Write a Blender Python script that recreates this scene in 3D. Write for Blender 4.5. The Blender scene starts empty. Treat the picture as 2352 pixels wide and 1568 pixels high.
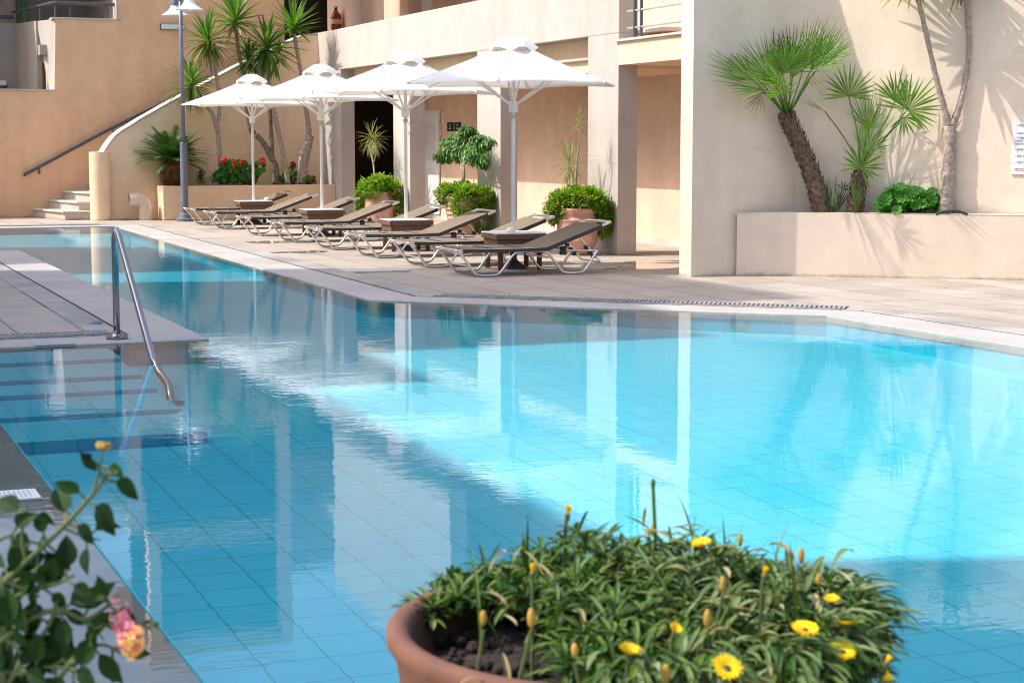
import bpy, math, random
from mathutils import Vector, Matrix
from mathutils.geometry import tessellate_polygon
R=random.Random(7)
S=bpy.context.scene; COL=S.collection
rad=math.radians; PI=math.pi
def V(*a): return Vector(a)

# ------------------------------------------------------------------ camera
F=4100.0; CH=1.5
TILT=math.atan((784-329)/F); YAW=math.atan((1176+505)*math.cos(TILT)/F)
fh=V(math.sin(YAW),math.cos(YAW),0); RT=V(math.cos(YAW),-math.sin(YAW),0); UZ=V(0,0,1)
FW=fh*math.cos(TILT)-UZ*math.sin(TILT); UP=fh*math.sin(TILT)+UZ*math.cos(TILT)
CP=V(0,0,CH)
def ray(u,v): return FW+RT*((u-1176)/F)+UP*((784-v)/F)
def G(u,v,z=0.0): d=ray(u,v); return CP+d*((z-CH)/d.z)
def PX(u,v,x): d=ray(u,v); return CP+d*(x/d.x)
def PY(u,v,y): d=ray(u,v); return CP+d*(y/d.y)
def PL(u,v,p,n): d=ray(u,v); return CP+d*((p-CP).dot(n)/d.dot(n))
cam=bpy.data.cameras.new('camera'); co=bpy.data.objects.new('camera',cam); COL.objects.link(co)
cam.sensor_width=36; cam.lens=36*F/2352; cam.clip_end=2000; cam.clip_start=0.05
co.matrix_world=Matrix(((RT.x,UP.x,-FW.x,0),(RT.y,UP.y,-FW.y,0),(RT.z,UP.z,-FW.z,CH),(0,0,0,1)))
cam.dof.use_dof=True; cam.dof.focus_distance=20; cam.dof.aperture_fstop=13
S.camera=co

# ------------------------------------------------------------------ light
PHI=rad(-16); EL=rad(48.5)
L=V(math.cos(EL)*math.cos(PHI),math.cos(EL)*math.sin(PHI),-math.sin(EL))
sl=bpy.data.lights.new('sun','SUN'); sl.energy=2.15; sl.angle=rad(0.5); sl.color=(1,.96,.90)
so=bpy.data.objects.new('sun',sl); COL.objects.link(so); so.rotation_euler=L.to_track_quat('-Z','Y').to_euler(); so.location=(-20,20,40)
w=bpy.data.worlds.new('World'); S.world=w; w.use_nodes=True
nt=w.node_tree; bg=nt.nodes['Background']; sk=nt.nodes.new('ShaderNodeTexSky'); sk.sky_type='NISHITA'; sk.sun_disc=False
sk.sun_elevation=EL; sk.sun_rotation=math.atan2(-L.x,-L.y); sk.altitude=0; sk.air_density=0.9; sk.dust_density=3.5; sk.ozone_density=1.0
nt.links.new(sk.outputs[0],bg.inputs[0]); bg.inputs[1].default_value=0.15
S.view_settings.view_transform='Standard'; S.view_settings.look='None'; S.view_settings.exposure=1.2; S.view_settings.gamma=1
S.render.engine='CYCLES'; cy=S.cycles
cy.filter_width=1.05; cy.use_denoising=True; cy.max_bounces=10; cy.diffuse_bounces=5; cy.glossy_bounces=4; cy.transparent_max_bounces=16; cy.transmission_bounces=4
cy.caustics_reflective=False; cy.caustics_refractive=False; cy.sample_clamp_indirect=4

# ------------------------------------------------------------------ materials
def mat(name): m=bpy.data.materials.new(name); m.use_nodes=True; return m,m.node_tree,m.node_tree.nodes['Principled BSDF']
def nd(t,k,**kw):
    n=t.nodes.new(k)
    for a,b in kw.items():
        if a.startswith('i_'):
            key=a[2:]; key=int(key) if key.isdigit() else key.replace('_',' ')
            n.inputs[key].default_value=b
        else: setattr(n,a,b)
    return n
def c4(c): return (c[0],c[1],c[2],1)
def ramp(t,src,a,b,p0=0.3,p1=0.7):
    r=t.nodes.new('ShaderNodeValToRGB'); r.color_ramp.elements[0].position=p0; r.color_ramp.elements[1].position=p1
    r.color_ramp.elements[0].color=c4(a); r.color_ramp.elements[1].color=c4(b); t.links.new(src,r.inputs[0]); return r.outputs[0]
def mixc(t,f,a,b,mode='MIX'):
    m=t.nodes.new('ShaderNodeMix'); m.data_type='RGBA'; m.blend_type=mode
    for s,i in ((f,0),(a,6),(b,7)):
        if hasattr(s,'is_output'): t.links.new(s,m.inputs[i])
        else: m.inputs[i].default_value=s if i==0 else c4(s)
    return m.outputs[2]
def mul(c,k): return tuple(min(1,x*k) for x in c)
def plain(name,col,rough=.5,metal=0,var=0.0,scale=8,spec=.5,bump=0,bscale=60):
    m,t,b=mat(name); b.inputs['Roughness'].default_value=rough; b.inputs['Metallic'].default_value=metal
    b.inputs['Specular IOR Level'].default_value=spec
    tc=nd(t,'ShaderNodeTexCoord')
    if var:
        n=nd(t,'ShaderNodeTexNoise',i_Scale=scale,i_Detail=5.0); t.links.new(tc.outputs['Object'],n.inputs['Vector'])
        t.links.new(ramp(t,n.outputs[0],mul(col,1-var),mul(col,1+var)),b.inputs['Base Color'])
    else: b.inputs['Base Color'].default_value=c4(col)
    if bump:
        n2=nd(t,'ShaderNodeTexNoise',i_Scale=bscale,i_Detail=4.0); t.links.new(tc.outputs['Object'],n2.inputs['Vector'])
        bp=nd(t,'ShaderNodeBump',i_Strength=1.0,i_Distance=bump); t.links.new(n2.outputs[0],bp.inputs['Height']); t.links.new(bp.outputs[0],b.inputs['Normal'])
    return m
def plaster(name,col,grime=True,var=.05):
    m,t,b=mat(name); b.inputs['Roughness'].default_value=.9; b.inputs['Specular IOR Level'].default_value=.2
    tc=nd(t,'ShaderNodeTexCoord'); 
    n=nd(t,'ShaderNodeTexNoise',i_Scale=.8,i_Detail=8.0,i_Roughness=.65); t.links.new(tc.outputs['Object'],n.inputs['Vector'])
    c=ramp(t,n.outputs[0],mul(col,1-var*1.6),mul(col,1+var),.3,.7)
    mp=nd(t,'ShaderNodeMapping'); mp.inputs['Scale'].default_value=(2.3,2.3,.3); t.links.new(tc.outputs['Object'],mp.inputs['Vector'])
    st=nd(t,'ShaderNodeTexNoise',i_Scale=1.0,i_Detail=6.0); t.links.new(mp.outputs[0],st.inputs['Vector'])
    c=mixc(t,.28,c,ramp(t,st.outputs[0],(.82,.80,.77),(1,1,1),.38,.55),'MULTIPLY')
    pn=nd(t,'ShaderNodeTexNoise',i_Scale=3.2,i_Detail=10.0,i_Roughness=.75); t.links.new(tc.outputs['Object'],pn.inputs['Vector'])
    c=mixc(t,.35,c,ramp(t,pn.outputs[0],(.86,.85,.83),(1.03,1.02,1.01),.36,.60),'MULTIPLY')
    if grime:
        sp=nd(t,'ShaderNodeSeparateXYZ'); t.links.new(tc.outputs['Object'],sp.inputs[0])
        ng=nd(t,'ShaderNodeTexNoise',i_Scale=5.0,i_Detail=8.0,i_Roughness=.7); t.links.new(tc.outputs['Object'],ng.inputs['Vector'])
        ma=nd(t,'ShaderNodeMath',operation='MULTIPLY_ADD'); t.links.new(ng.outputs[0],ma.inputs[0]); ma.inputs[1].default_value=.14; ma.inputs[2].default_value=-.035
        df=nd(t,'ShaderNodeMath',operation='SUBTRACT'); t.links.new(ma.outputs[0],df.inputs[0]); t.links.new(sp.outputs[2],df.inputs[1])
        mr=nd(t,'ShaderNodeMapRange'); t.links.new(df.outputs[0],mr.inputs[0]); mr.inputs[1].default_value=0; mr.inputs[2].default_value=.05; mr.inputs[3].default_value=0; mr.inputs[4].default_value=.8
        c=mixc(t,mr.outputs[0],c,mul(col,.28))
    t.links.new(c,b.inputs['Base Color'])
    n2=nd(t,'ShaderNodeTexNoise',i_Scale=45.0,i_Detail=5.0,i_Roughness=.7); t.links.new(tc.outputs['Object'],n2.inputs['Vector'])
    n3=nd(t,'ShaderNodeTexNoise',i_Scale=2.5,i_Detail=3.0); t.links.new(tc.outputs['Object'],n3.inputs['Vector'])
    ad=nd(t,'ShaderNodeMath',operation='MULTIPLY_ADD'); t.links.new(n3.outputs[0],ad.inputs[0]); ad.inputs[1].default_value=3.0; t.links.new(n2.outputs[0],ad.inputs[2])
    bp=nd(t,'ShaderNodeBump',i_Strength=.6,i_Distance=.004); t.links.new(ad.outputs[0],bp.inputs['Height']); t.links.new(bp.outputs[0],b.inputs['Normal'])
    return m
def leafmat(name,cols,rough=.42,trans=.35,spec=.45):
    m,t,b=mat(name); g=nd(t,'ShaderNodeNewGeometry')
    r=t.nodes.new('ShaderNodeValToRGB'); t.links.new(g.outputs['Random Per Island'],r.inputs[0])
    el=r.color_ramp.elements; n=len(cols)
    while len(el)<n: el.new(.5)
    for i,c in enumerate(cols): el[i].position=i/(n-1); el[i].color=c4(c)
    tc=nd(t,'ShaderNodeTexCoord'); nz=nd(t,'ShaderNodeTexNoise',i_Scale=14.0,i_Detail=3.0); t.links.new(tc.outputs['Object'],nz.inputs['Vector'])
    c=mixc(t,.6,r.outputs[0],ramp(t,nz.outputs[0],(.6,.65,.55),(1,1,1),.3,.65),'MULTIPLY')
    t.links.new(c,b.inputs['Base Color']); b.inputs['Roughness'].default_value=rough; b.inputs['Specular IOR Level'].default_value=spec
    tr=nd(t,'ShaderNodeBsdfTranslucent'); tcol=mixc(t,1.0,c,(1.5,1.45,.55),'MULTIPLY'); t.links.new(tcol,tr.inputs[0])
    mx=nd(t,'ShaderNodeMixShader'); mx.inputs[0].default_value=trans
    t.links.new(b.outputs[0],mx.inputs[1]); t.links.new(tr.outputs[0],mx.inputs[2]); t.links.new(mx.outputs[0],t.nodes['Material Output'].inputs[0])
    return m
def paving(name,col,bw,rh,mortar,mcol,rough=.75,rot=0,off=0.0,stain=.5,wet=False):
    m,t,b=mat(name); tc=nd(t,'ShaderNodeTexCoord'); mp=nd(t,'ShaderNodeMapping'); mp.inputs['Rotation'].default_value=(0,0,rot)
    t.links.new(tc.outputs['Object'],mp.inputs['Vector'])
    br=nd(t,'ShaderNodeTexBrick',offset=off,squash=1.0); t.links.new(mp.outputs[0],br.inputs['Vector'])
    br.inputs['Scale'].default_value=1; br.inputs['Mortar Size'].default_value=mortar; br.inputs['Brick Width'].default_value=bw; br.inputs['Row Height'].default_value=rh
    br.inputs['Color1'].default_value=c4(mul(col,1.05)); br.inputs['Color2'].default_value=c4(mul(col,.93)); br.inputs['Mortar'].default_value=c4(mcol)
    n=nd(t,'ShaderNodeTexNoise',i_Scale=1.1,i_Detail=9.0,i_Roughness=.68); t.links.new(tc.outputs['Object'],n.inputs['Vector'])
    c=mixc(t,stain,br.outputs[0],ramp(t,n.outputs[0],(.55,.51,.47),(1.08,1.06,1.05),.34,.58),'MULTIPLY')
    n4=nd(t,'ShaderNodeTexNoise',i_Scale=22.0,i_Detail=6.0,i_Roughness=.7); t.links.new(tc.outputs['Object'],n4.inputs['Vector'])
    c=mixc(t,.35,c,ramp(t,n4.outputs[0],(.72,.7,.68),(1,1,1),.35,.6),'MULTIPLY')
    t.links.new(c,b.inputs['Base Color']); b.inputs['Specular IOR Level'].default_value=.4
    t.links.new(ramp(t,n.outputs[0],(rough-.3,)*3,(rough+.1,)*3,.3,.55),b.inputs['Roughness'])
    bp=nd(t,'ShaderNodeBump',i_Strength=.5,i_Distance=.004); 
    ad=nd(t,'ShaderNodeMath',operation='MULTIPLY_ADD'); t.links.new(br.outputs[1],ad.inputs[0]); ad.inputs[1].default_value=-1.5; t.links.new(n4.outputs[0],ad.inputs[2])
    t.links.new(ad.outputs[0],bp.inputs['Height']); t.links.new(bp.outputs[0],b.inputs['Normal'])
    return m
def tilemat(name,c1,c2,grout,wall=False):
    m,t,b=mat(name); tc=nd(t,'ShaderNodeTexCoord'); vec=tc.outputs['Object']
    if wall:
        sp=nd(t,'ShaderNodeSeparateXYZ'); t.links.new(vec,sp.inputs[0]); ad=nd(t,'ShaderNodeMath',operation='ADD'); t.links.new(sp.outputs[0],ad.inputs[0]); t.links.new(sp.outputs[1],ad.inputs[1])
        cb=nd(t,'ShaderNodeCombineXYZ'); t.links.new(ad.outputs[0],cb.inputs[0]); t.links.new(sp.outputs[2],cb.inputs[1]); vec=cb.outputs[0]
    nz=nd(t,'ShaderNodeTexNoise',i_Scale=9.0,i_Detail=2.0); t.links.new(tc.outputs['Object'],nz.inputs['Vector'])
    su=nd(t,'ShaderNodeVectorMath',operation='MULTIPLY_ADD'); t.links.new(nz.outputs[1],su.inputs[0]); su.inputs[1].default_value=(.03,.03,0); t.links.new(vec,su.inputs[2])
    br=nd(t,'ShaderNodeTexBrick',offset=0.0,squash=1.0); t.links.new(su.outputs[0],br.inputs['Vector'])
    br.inputs['Scale'].default_value=1; br.inputs['Mortar Size'].default_value=.0042; br.inputs['Mortar Smooth'].default_value=.3; br.inputs['Brick Width'].default_value=.25; br.inputs['Row Height'].default_value=.25
    br.inputs['Color1'].default_value=c4(c1); br.inputs['Color2'].default_value=c4(c2); br.inputs['Mortar'].default_value=c4(grout)
    n=nd(t,'ShaderNodeTexNoise',i_Scale=.5,i_Detail=4.0); t.links.new(tc.outputs['Object'],n.inputs['Vector'])
    c=mixc(t,.5,br.outputs[0],ramp(t,n.outputs[0],(.82,.88,.9),(1,1,1)),'MULTIPLY')
    t.links.new(c,b.inputs['Base Color']); b.inputs['Roughness'].default_value=.6; b.inputs['Specular IOR Level'].default_value=.2
    return m
def watermat():
    m=bpy.data.materials.new('water'); m.use_nodes=True; t=m.node_tree; t.nodes.remove(t.nodes['Principled BSDF'])
    tc=nd(t,'ShaderNodeTexCoord')
    def noise(sx,sy,rot,det):
        mp=nd(t,'ShaderNodeMapping'); mp.inputs['Rotation'].default_value=(0,0,rot); mp.inputs['Scale'].default_value=(sx,sy,1); t.links.new(tc.outputs['Object'],mp.inputs['Vector'])
        n=nd(t,'ShaderNodeTexNoise',i_Scale=1.0,i_Detail=det,i_Roughness=.5); t.links.new(mp.outputs[0],n.inputs['Vector']); return n.outputs[0]
    a=noise(1.3,2.2,YAW,2.0); f=noise(5,9,YAW+.3,2.0); g=noise(.22,.3,.6,2.0)
    msk=nd(t,'ShaderNodeMapRange'); t.links.new(g,msk.inputs[0]); msk.inputs[1].default_value=.38; msk.inputs[2].default_value=.62; msk.inputs[3].default_value=.25; msk.inputs[4].default_value=1.0
    k=nd(t,'ShaderNodeMath',operation='MULTIPLY'); t.links.new(f,k.inputs[0]); t.links.new(msk.outputs[0],k.inputs[1])
    h=nd(t,'ShaderNodeMath',operation='MULTIPLY_ADD'); t.links.new(k.outputs[0],h.inputs[0]); h.inputs[1].default_value=.5; t.links.new(a,h.inputs[2])
    e=noise(15,30,YAW-.2,1.0); h2=nd(t,'ShaderNodeMath',operation='MULTIPLY_ADD'); t.links.new(e,h2.inputs[0]); h2.inputs[1].default_value=.2; t.links.new(h.outputs[0],h2.inputs[2]); h=h2
    bp=nd(t,'ShaderNodeBump',i_Strength=1.0,i_Distance=WAVE); t.links.new(h.outputs[0],bp.inputs['Height'])
    fr=nd(t,'ShaderNodeFresnel',i_IOR=1.33); t.links.new(bp.outputs[0],fr.inputs['Normal'])
    gl=nd(t,'ShaderNodeBsdfGlossy',i_Roughness=.0); t.links.new(bp.outputs[0],gl.inputs['Normal'])
    tr=nd(t,'ShaderNodeBsdfTransparent'); tr.inputs[0].default_value=(.86,.985,1,1)
    mx=nd(t,'ShaderNodeMixShader'); t.links.new(fr.outputs[0],mx.inputs[0]); t.links.new(tr.outputs[0],mx.inputs[1]); t.links.new(gl.outputs[0],mx.inputs[2])
    t.links.new(mx.outputs[0],t.nodes['Material Output'].inputs[0]); return m
WAVE=.0011
M={}
M['cream']=plaster('cream_plaster',(.505,.45,.405)); M['creamdk']=plaster('beige_plaster',(.86,.62,.41)); M['tan']=plaster('tan_plaster',(.80,.50,.30),var=.07)
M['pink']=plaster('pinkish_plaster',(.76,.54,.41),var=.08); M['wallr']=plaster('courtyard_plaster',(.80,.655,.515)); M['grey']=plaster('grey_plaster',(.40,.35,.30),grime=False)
M['dark']=plain('painted_shade',(.035,.02,.015),.9)  # near-black colour stands in for deep shade inside the openings
M['deck']=paving('deck_paving',(.42,.368,.312),2.4,.56,.008,(.17,.13,.10),rot=PI/2,off=.5)
M['coping']=paving('coping_stone',(.475,.43,.405),.62,5.0,.006,(.42,.39,.37),rot=PI/2,stain=.35,rough=.7)
M['grate']=plain('grey_grating',(.30,.29,.28),.7,var=.25,scale=6); M['slot']=plain('slot_dark',(.04,.04,.04),.9)
M['channel']=paving('channel_stone',(.40,.375,.35),.4,1.1,.005,(.12,.12,.12),rot=PI/2,stain=.7)
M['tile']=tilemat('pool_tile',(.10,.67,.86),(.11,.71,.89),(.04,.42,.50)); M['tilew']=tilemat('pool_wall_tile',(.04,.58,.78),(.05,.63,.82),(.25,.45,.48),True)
M['ledge']=plain('wet_ledge_stone',(.30,.27,.25),.6,var=.2,scale=3)
M['water']=watermat()
M['white']=plain('white_paint',(.80,.79,.77),.45,var=.03); M['canvas']=None
M['alu']=plain('aluminium',(.78,.76,.73),.28,1.0,var=.06,scale=20); M['steel']=plain('stainless_steel',(.36,.35,.35),.13,1.0)
M['sling']=plain('taupe_sling',(.19,.145,.098),.8,var=.10,scale=40,bump=.0006,bscale=400); M['slinge']=plain('sling_edge',(.05,.04,.032),.7)
M['black']=plain('black_plastic',(.012,.012,.013),.4); M['brown']=plain('brown_resin',(.15,.075,.045),.55,var=.12,scale=12); M['tabletop']=plain('table_laminate',(.66,.65,.64),.65,var=.06)
M['iron']=plain('dark_grey_iron',(.07,.072,.085),.45,var=.1); M['lamp']=plain('blue_grey_enamel',(.135,.155,.20),.4,var=.1,scale=5); M['lampw']=plain('lamp_shade_white',(.72,.73,.75),.4)
M['pvc']=plain('beige_pvc',(.66,.56,.43),.45,var=.05); M['terra']=plain('terracotta',(.60,.335,.25),.85,var=.2,scale=7,bump=.003,bscale=25); M['terra2']=plain('shaded_brown_terracotta',(.15,.062,.036),.8,var=.2,scale=9,bump=.002,bscale=40)  # bowl clay is darkened to stand in for partial shade
M['soil']=plain('soil',(.028,.018,.013),1.0,var=.5,scale=30,bump=.02,bscale=45); M['stone']=paving('step_stone',(.60,.55,.50),.6,.6,.004,(.4,.36,.32),stain=.6)
M['bark']=plain('yucca_bark',(.36,.29,.235),.9,var=.35,scale=22,bump=.012,bscale=40); M['barkdk']=plain('dark_bark',(.20,.145,.105),.9,var=.4,scale=18,bump=.012,bscale=36); M['palmbark']=plain('palm_fibre',(.155,.105,.07),.95,var=.5,scale=25,bump=.01,bscale=70)
M['yucca']=leafmat('yucca_leaf',[(.055,.155,.02),(.09,.22,.03),(.13,.27,.04),(.07,.18,.03)]); M['dry']=leafmat('dry_leaf',[(.40,.32,.17),(.28,.24,.09),(.46,.38,.22),(.20,.24,.06)],.7,.25,.2)
M['fan']=leafmat('fan_leaf',[(.09,.22,.03),(.15,.32,.045),(.23,.39,.07),(.07,.18,.03)]); M['fanlt']=leafmat('young_fan_leaf',[(.13,.30,.03),(.20,.38,.05),(.26,.42,.06)])
M['sago']=leafmat('cycad_leaf',[(.025,.085,.02),(.045,.12,.025),(.07,.16,.03)],.35,.2); M['thatch']=leafmat('thatch',[(.17,.085,.035),(.25,.13,.05),(.10,.05,.025)],.9,.1,.1)
M['bush']=leafmat('bush_leaf',[(.09,.25,.015),(.18,.38,.025),(.28,.48,.04),(.12,.30,.02),(.34,.42,.05),(.22,.42,.03)]); M['ficus']=leafmat('ficus_leaf',[(.04,.14,.015),(.07,.21,.02),(.11,.28,.025)],.35,.3)
M['drac']=leafmat('dracaena_leaf',[(.17,.24,.06),(.28,.31,.10),(.36,.34,.16),(.12,.2,.05)],.5,.3); M['ger']=leafmat('geranium_leaf',[(.04,.17,.02),(.07,.25,.03),(.11,.32,.04)],.5,.35)
M['pelar']=leafmat('pelargonium_leaf',[(.06,.24,.03),(.10,.33,.04),(.15,.40,.06)],.5,.4)
M['red']=leafmat('red_petal',[(.75,.06,.02),(.9,.12,.03)],.6,.3,.2); M['crim']=leafmat('crimson_petal',[(.45,.01,.03),(.55,.02,.04)],.6,.3,.2)
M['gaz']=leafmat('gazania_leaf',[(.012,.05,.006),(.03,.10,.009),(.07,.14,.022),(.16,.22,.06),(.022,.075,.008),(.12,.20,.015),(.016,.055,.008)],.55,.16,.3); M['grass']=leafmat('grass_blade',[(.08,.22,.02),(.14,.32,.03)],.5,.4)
M['yel']=leafmat('yellow_petal',[(.86,.64,.01),(.95,.74,.03)],.6,.35,.2); M['bud']=leafmat('bud_skin',[(.45,.36,.04),(.55,.30,.06),(.32,.36,.08)],.6,.2,.2); M['eye']=plain('flower_eye',(.03,.015,.005),.8)
M['lant']=leafmat('shaded_lantana_leaf',[(.006,.028,.004),(.011,.042,.006),(.020,.068,.008)],.6,.18,.2); M['lstem']=plain('lantana_stem',(.07,.10,.025),.7); M['pinkp']=leafmat('pink_petal',[(.62,.2,.36),(.7,.28,.42)],.6,.3,.2); M['orp']=leafmat('orange_petal',[(.9,.5,.05),(.95,.38,.12),(.95,.62,.08)],.6,.3,.2)  # lantana leaves coloured dark to stand in for shade on the shrub
M['greenp']=plain('green_paint',(.11,.24,.05),.45); M['greenl']=plain('pale_green_paint',(.36,.50,.25),.45); M['glass']=plain('dark_glass',(.10,.12,.12),.08); M['curtain']=plain('curtain_cloth',(.55,.44,.36),.9,var=.15)
M['extred']=plain('extinguisher_red',(.30,.02,.02),.35); M['paper']=plain('label_paper',(.62,.50,.30),.6); M['signb']=plain('sign_black',(.018,.014,.012),.4); M['signw']=plain('sign_board',(.80,.76,.72),.5); M['blue']=plain('blue_ink',(.02,.09,.28),.6); M['redink']=plain('red_ink',(.62,.04,.05),.6); M['inkw']=plain('white_ink',(.75,.72,.66),.6)
def canvasmat():
    m,t,b=mat('white_canvas'); b.inputs['Base Color'].default_value=(.84,.835,.82,1); b.inputs['Roughness'].default_value=.85; b.inputs['Specular IOR Level'].default_value=.15
    tr=nd(t,'ShaderNodeBsdfTranslucent'); tr.inputs[0].default_value=(.80,.72,.62,1); mx=nd(t,'ShaderNodeMixShader'); mx.inputs[0].default_value=.22
    t.links.new(b.outputs[0],mx.inputs[1]); t.links.new(tr.outputs[0],mx.inputs[2]); t.links.new(mx.outputs[0],t.nodes['Material Output'].inputs[0]); return m
M['canvas']=canvasmat()

# ------------------------------------------------------------------ mesh helpers
WL={}
class MB:
    def __init__(s): s.v=[]; s.f=[]
    def add(s,vs,fs):
        n=len(s.v); s.v+= [Vector(p) for p in vs]; s.f+=[tuple(i+n for i in f) for f in fs]; return s
    def box(s,x0,x1,y0,y1,z0,z1,rot=0,c=None):
        vs=[V(x,y,z) for z in(z0,z1) for x,y in((x0,y0),(x1,y0),(x1,y1),(x0,y1))]
        if rot:
            c=c or V((x0+x1)/2,(y0+y1)/2,0); m=Matrix.Rotation(rot,3,'Z'); vs=[m@(p-c)+c for p in vs]
        return s.add(vs,[(3,2,1,0),(4,5,6,7),(0,1,5,4),(1,2,6,5),(2,3,7,6),(3,0,4,7)])
    def hexa(s,b,t):  # bottom ring, top ring, any n
        n=len(b); return s.add(list(b)+list(t),[tuple(range(n-1,-1,-1)),tuple(range(n,2*n))]+[(i,(i+1)%n,n+(i+1)%n,n+i) for i in range(n)])
    def prism(s,poly,z0,z1): return s.hexa([V(p[0],p[1],z0) for p in poly],[V(p[0],p[1],z1) for p in poly])
    def slab(s,poly,axis,a,b):  # polygon in a vertical plane, extruded along axis ('x': poly=(y,z); 'y': poly=(x,z))
        f=(lambda p,k:V(k,p[0],p[1])) if axis=='x' else (lambda p,k:V(p[0],k,p[1]))
        return s.solid([f(p,a) for p in poly],[f(p,b) for p in poly])
    def solid(s,A,B):
        n=len(A); tri=tessellate_polygon([A]); o=len(s.v); s.v+=[Vector(p) for p in A]+[Vector(p) for p in B]
        for t in tri: s.f.append((o+t[0],o+t[1],o+t[2])); s.f.append((o+n+t[2],o+n+t[1],o+n+t[0]))
        for i in range(n): j=(i+1)%n; s.f.append((o+i,o+j,o+n+j,o+n+i))
        return s
    def tube(s,pts,r,n=8,cap=True):
        pts=[Vector(p) for p in pts]; k=len(pts); r=r if isinstance(r,(list,tuple)) else [r]*k; o=len(s.v); ref=None
        for i,p in enumerate(pts):
            d=(pts[min(i+1,k-1)]-pts[max(i-1,0)]).normalized()
            if ref is None: ref=V(0,0,1) if abs(d.z)<.9 else V(1,0,0)
            a=(ref-d*ref.dot(d)).normalized(); b=d.cross(a); ref=a
            s.v+=[p+(a*math.cos(2*PI*j/n)+b*math.sin(2*PI*j/n))*r[i] for j in range(n)]
        for i in range(k-1):
            for j in range(n): q=(j+1)%n; s.f.append((o+i*n+j,o+i*n+q,o+(i+1)*n+q,o+(i+1)*n+j))
        if cap: s.f.append(tuple(o+j for j in range(n-1,-1,-1))); s.f.append(tuple(o+(k-1)*n+j for j in range(n)))
        return s
    def lathe(s,prof,c,n=24,sq=None):
        o=len(s.v); c=Vector(c)
        for r,z in prof: s.v+=[c+V(r*math.cos(2*PI*j/n),r*math.sin(2*PI*j/n),z) for j in range(n)]
        for i in range(len(prof)-1):
            for j in range(n): q=(j+1)%n; s.f.append((o+i*n+j,o+i*n+q,o+(i+1)*n+q,o+(i+1)*n+j))
        return s
    def disc(s,c,nrm,r,n=10,cup=0):
        c=Vector(c); nrm=Vector(nrm).normalized(); a=nrm.orthogonal().normalized(); b=nrm.cross(a)
        return s.add([c]+[c+(a*math.cos(2*PI*j/n)+b*math.sin(2*PI*j/n))*r+nrm*cup for j in range(n)],[(0,1+j,1+(j+1)%n) for j in range(n)])
    def blade(s,p,d,ln,w,droop=0,seg=5,fold=.25,prof='strap',nrm=None,side=None):
        p=Vector(p); d=Vector(d).normalized(); o=len(s.v)
        sd=Vector(side) if side is not None else d.cross(V(0,0,1))
        if sd.length<.05: sd=V(R.uniform(-1,1),R.uniform(-1,1),0)
        sd.normalize()
        for i in range(seg+1):
            t=i/seg
            if prof=='strap': ww=w*(.55+.45*min(1,t*4))*(1-max(0,(t-.45)/.55)**1.6)
            elif prof=='ovate': ww=w*math.sin(PI*(t**.75))
            elif prof=='lance': ww=w*(.25+.75*math.sin(PI*min(1,t*.98+.02)**1.3))*(1 if t<1 else .05)
            else: ww=w*(1-t*.92)
            ww=max(ww,w*.03); n=sd.cross(d).normalized()
            s.v+=[p-sd*ww/2+n*ww*fold,p.copy(),p+sd*ww/2+n*ww*fold]
            d=(d+V(0,0,-1)*droop/seg).normalized(); p=p+d*(ln/seg)
        for i in range(seg):
            k=o+i*3; s.f+=[(k,k+1,k+4,k+3),(k+1,k+2,k+5,k+4)]
        return s
    def sphere(s,c,r,nu=10,nv=6,sc=(1,1,1)):
        c=Vector(c); o=len(s.v); s.v.append(c+V(0,0,-r*sc[2]))
        for i in range(1,nv):
            a=-PI/2+PI*i/nv; s.v+=[c+V(r*sc[0]*math.cos(a)*math.cos(2*PI*j/nu),r*sc[1]*math.cos(a)*math.sin(2*PI*j/nu),r*sc[2]*math.sin(a)) for j in range(nu)]
        s.v.append(c+V(0,0,r*sc[2])); e=len(s.v)-1
        for j in range(nu):
            q=(j+1)%nu; s.f.append((o,o+1+q,o+1+j)); s.f.append((e,e-nu+j,e-nu+q))
            for i in range(nv-2): s.f.append((o+1+i*nu+j,o+1+i*nu+q,o+1+(i+1)*nu+q,o+1+(i+1)*nu+j))
        return s
    def build(s,name,m,parent=None,smooth=False,bevel=0):
        me=bpy.data.meshes.new(name); off=WL.get(parent.name,V(0,0,0)) if parent else V(0,0,0)
        me.from_pydata([p-off for p in s.v],[],s.f); me.update()
        me.materials.append(M[m] if isinstance(m,str) else m)
        if smooth: me.polygons.foreach_set('use_smooth',[True]*len(me.polygons))
        o=bpy.data.objects.new(name,me); COL.objects.link(o)
        if parent: o.parent=parent
        WL[o.name]=off
        if bevel:
            b=o.modifiers.new('bevel','BEVEL'); b.width=bevel; b.segments=2; b.limit_method='ANGLE'
        return o
def tag(o,label=None,cat=None,group=None,kind=None):
    if label: o['label']=label
    if cat: o['category']=cat
    if group: o['group']=group
    if kind: o['kind']=kind
    return o
def thing(name,loc,label,cat,group=None):
    o=bpy.data.objects.new(name,None); COL.objects.link(o); o.location=loc; o.empty_display_size=.1; WL[o.name]=Vector(loc); return tag(o,label,cat,group)
def struct(mb,name,m,**k): return tag(mb.build(name,m,**k),kind='structure')
def copy_tree(o,parent=None):
    c=o.copy(); COL.objects.link(c)
    for k in list(o.children): copy_tree(k,c)
    if parent: c.parent=parent
    return c
def bez(pts,n=10):
    """Catmull-Rom through points"""
    P=[Vector(p) for p in pts]; P=[P[0]*2-P[1]]+P+[P[-1]*2-P[-2]]; out=[]
    for i in range(1,len(P)-2):
        for k in range(n):
            t=k/n; a,b,c,d=P[i-1:i+3]
            out.append(.5*((2*b)+(c-a)*t+(2*a-5*b+4*c-d)*t*t+(3*b-a-3*c+d)*t**3))
    out.append(P[-2]); return out
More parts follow.
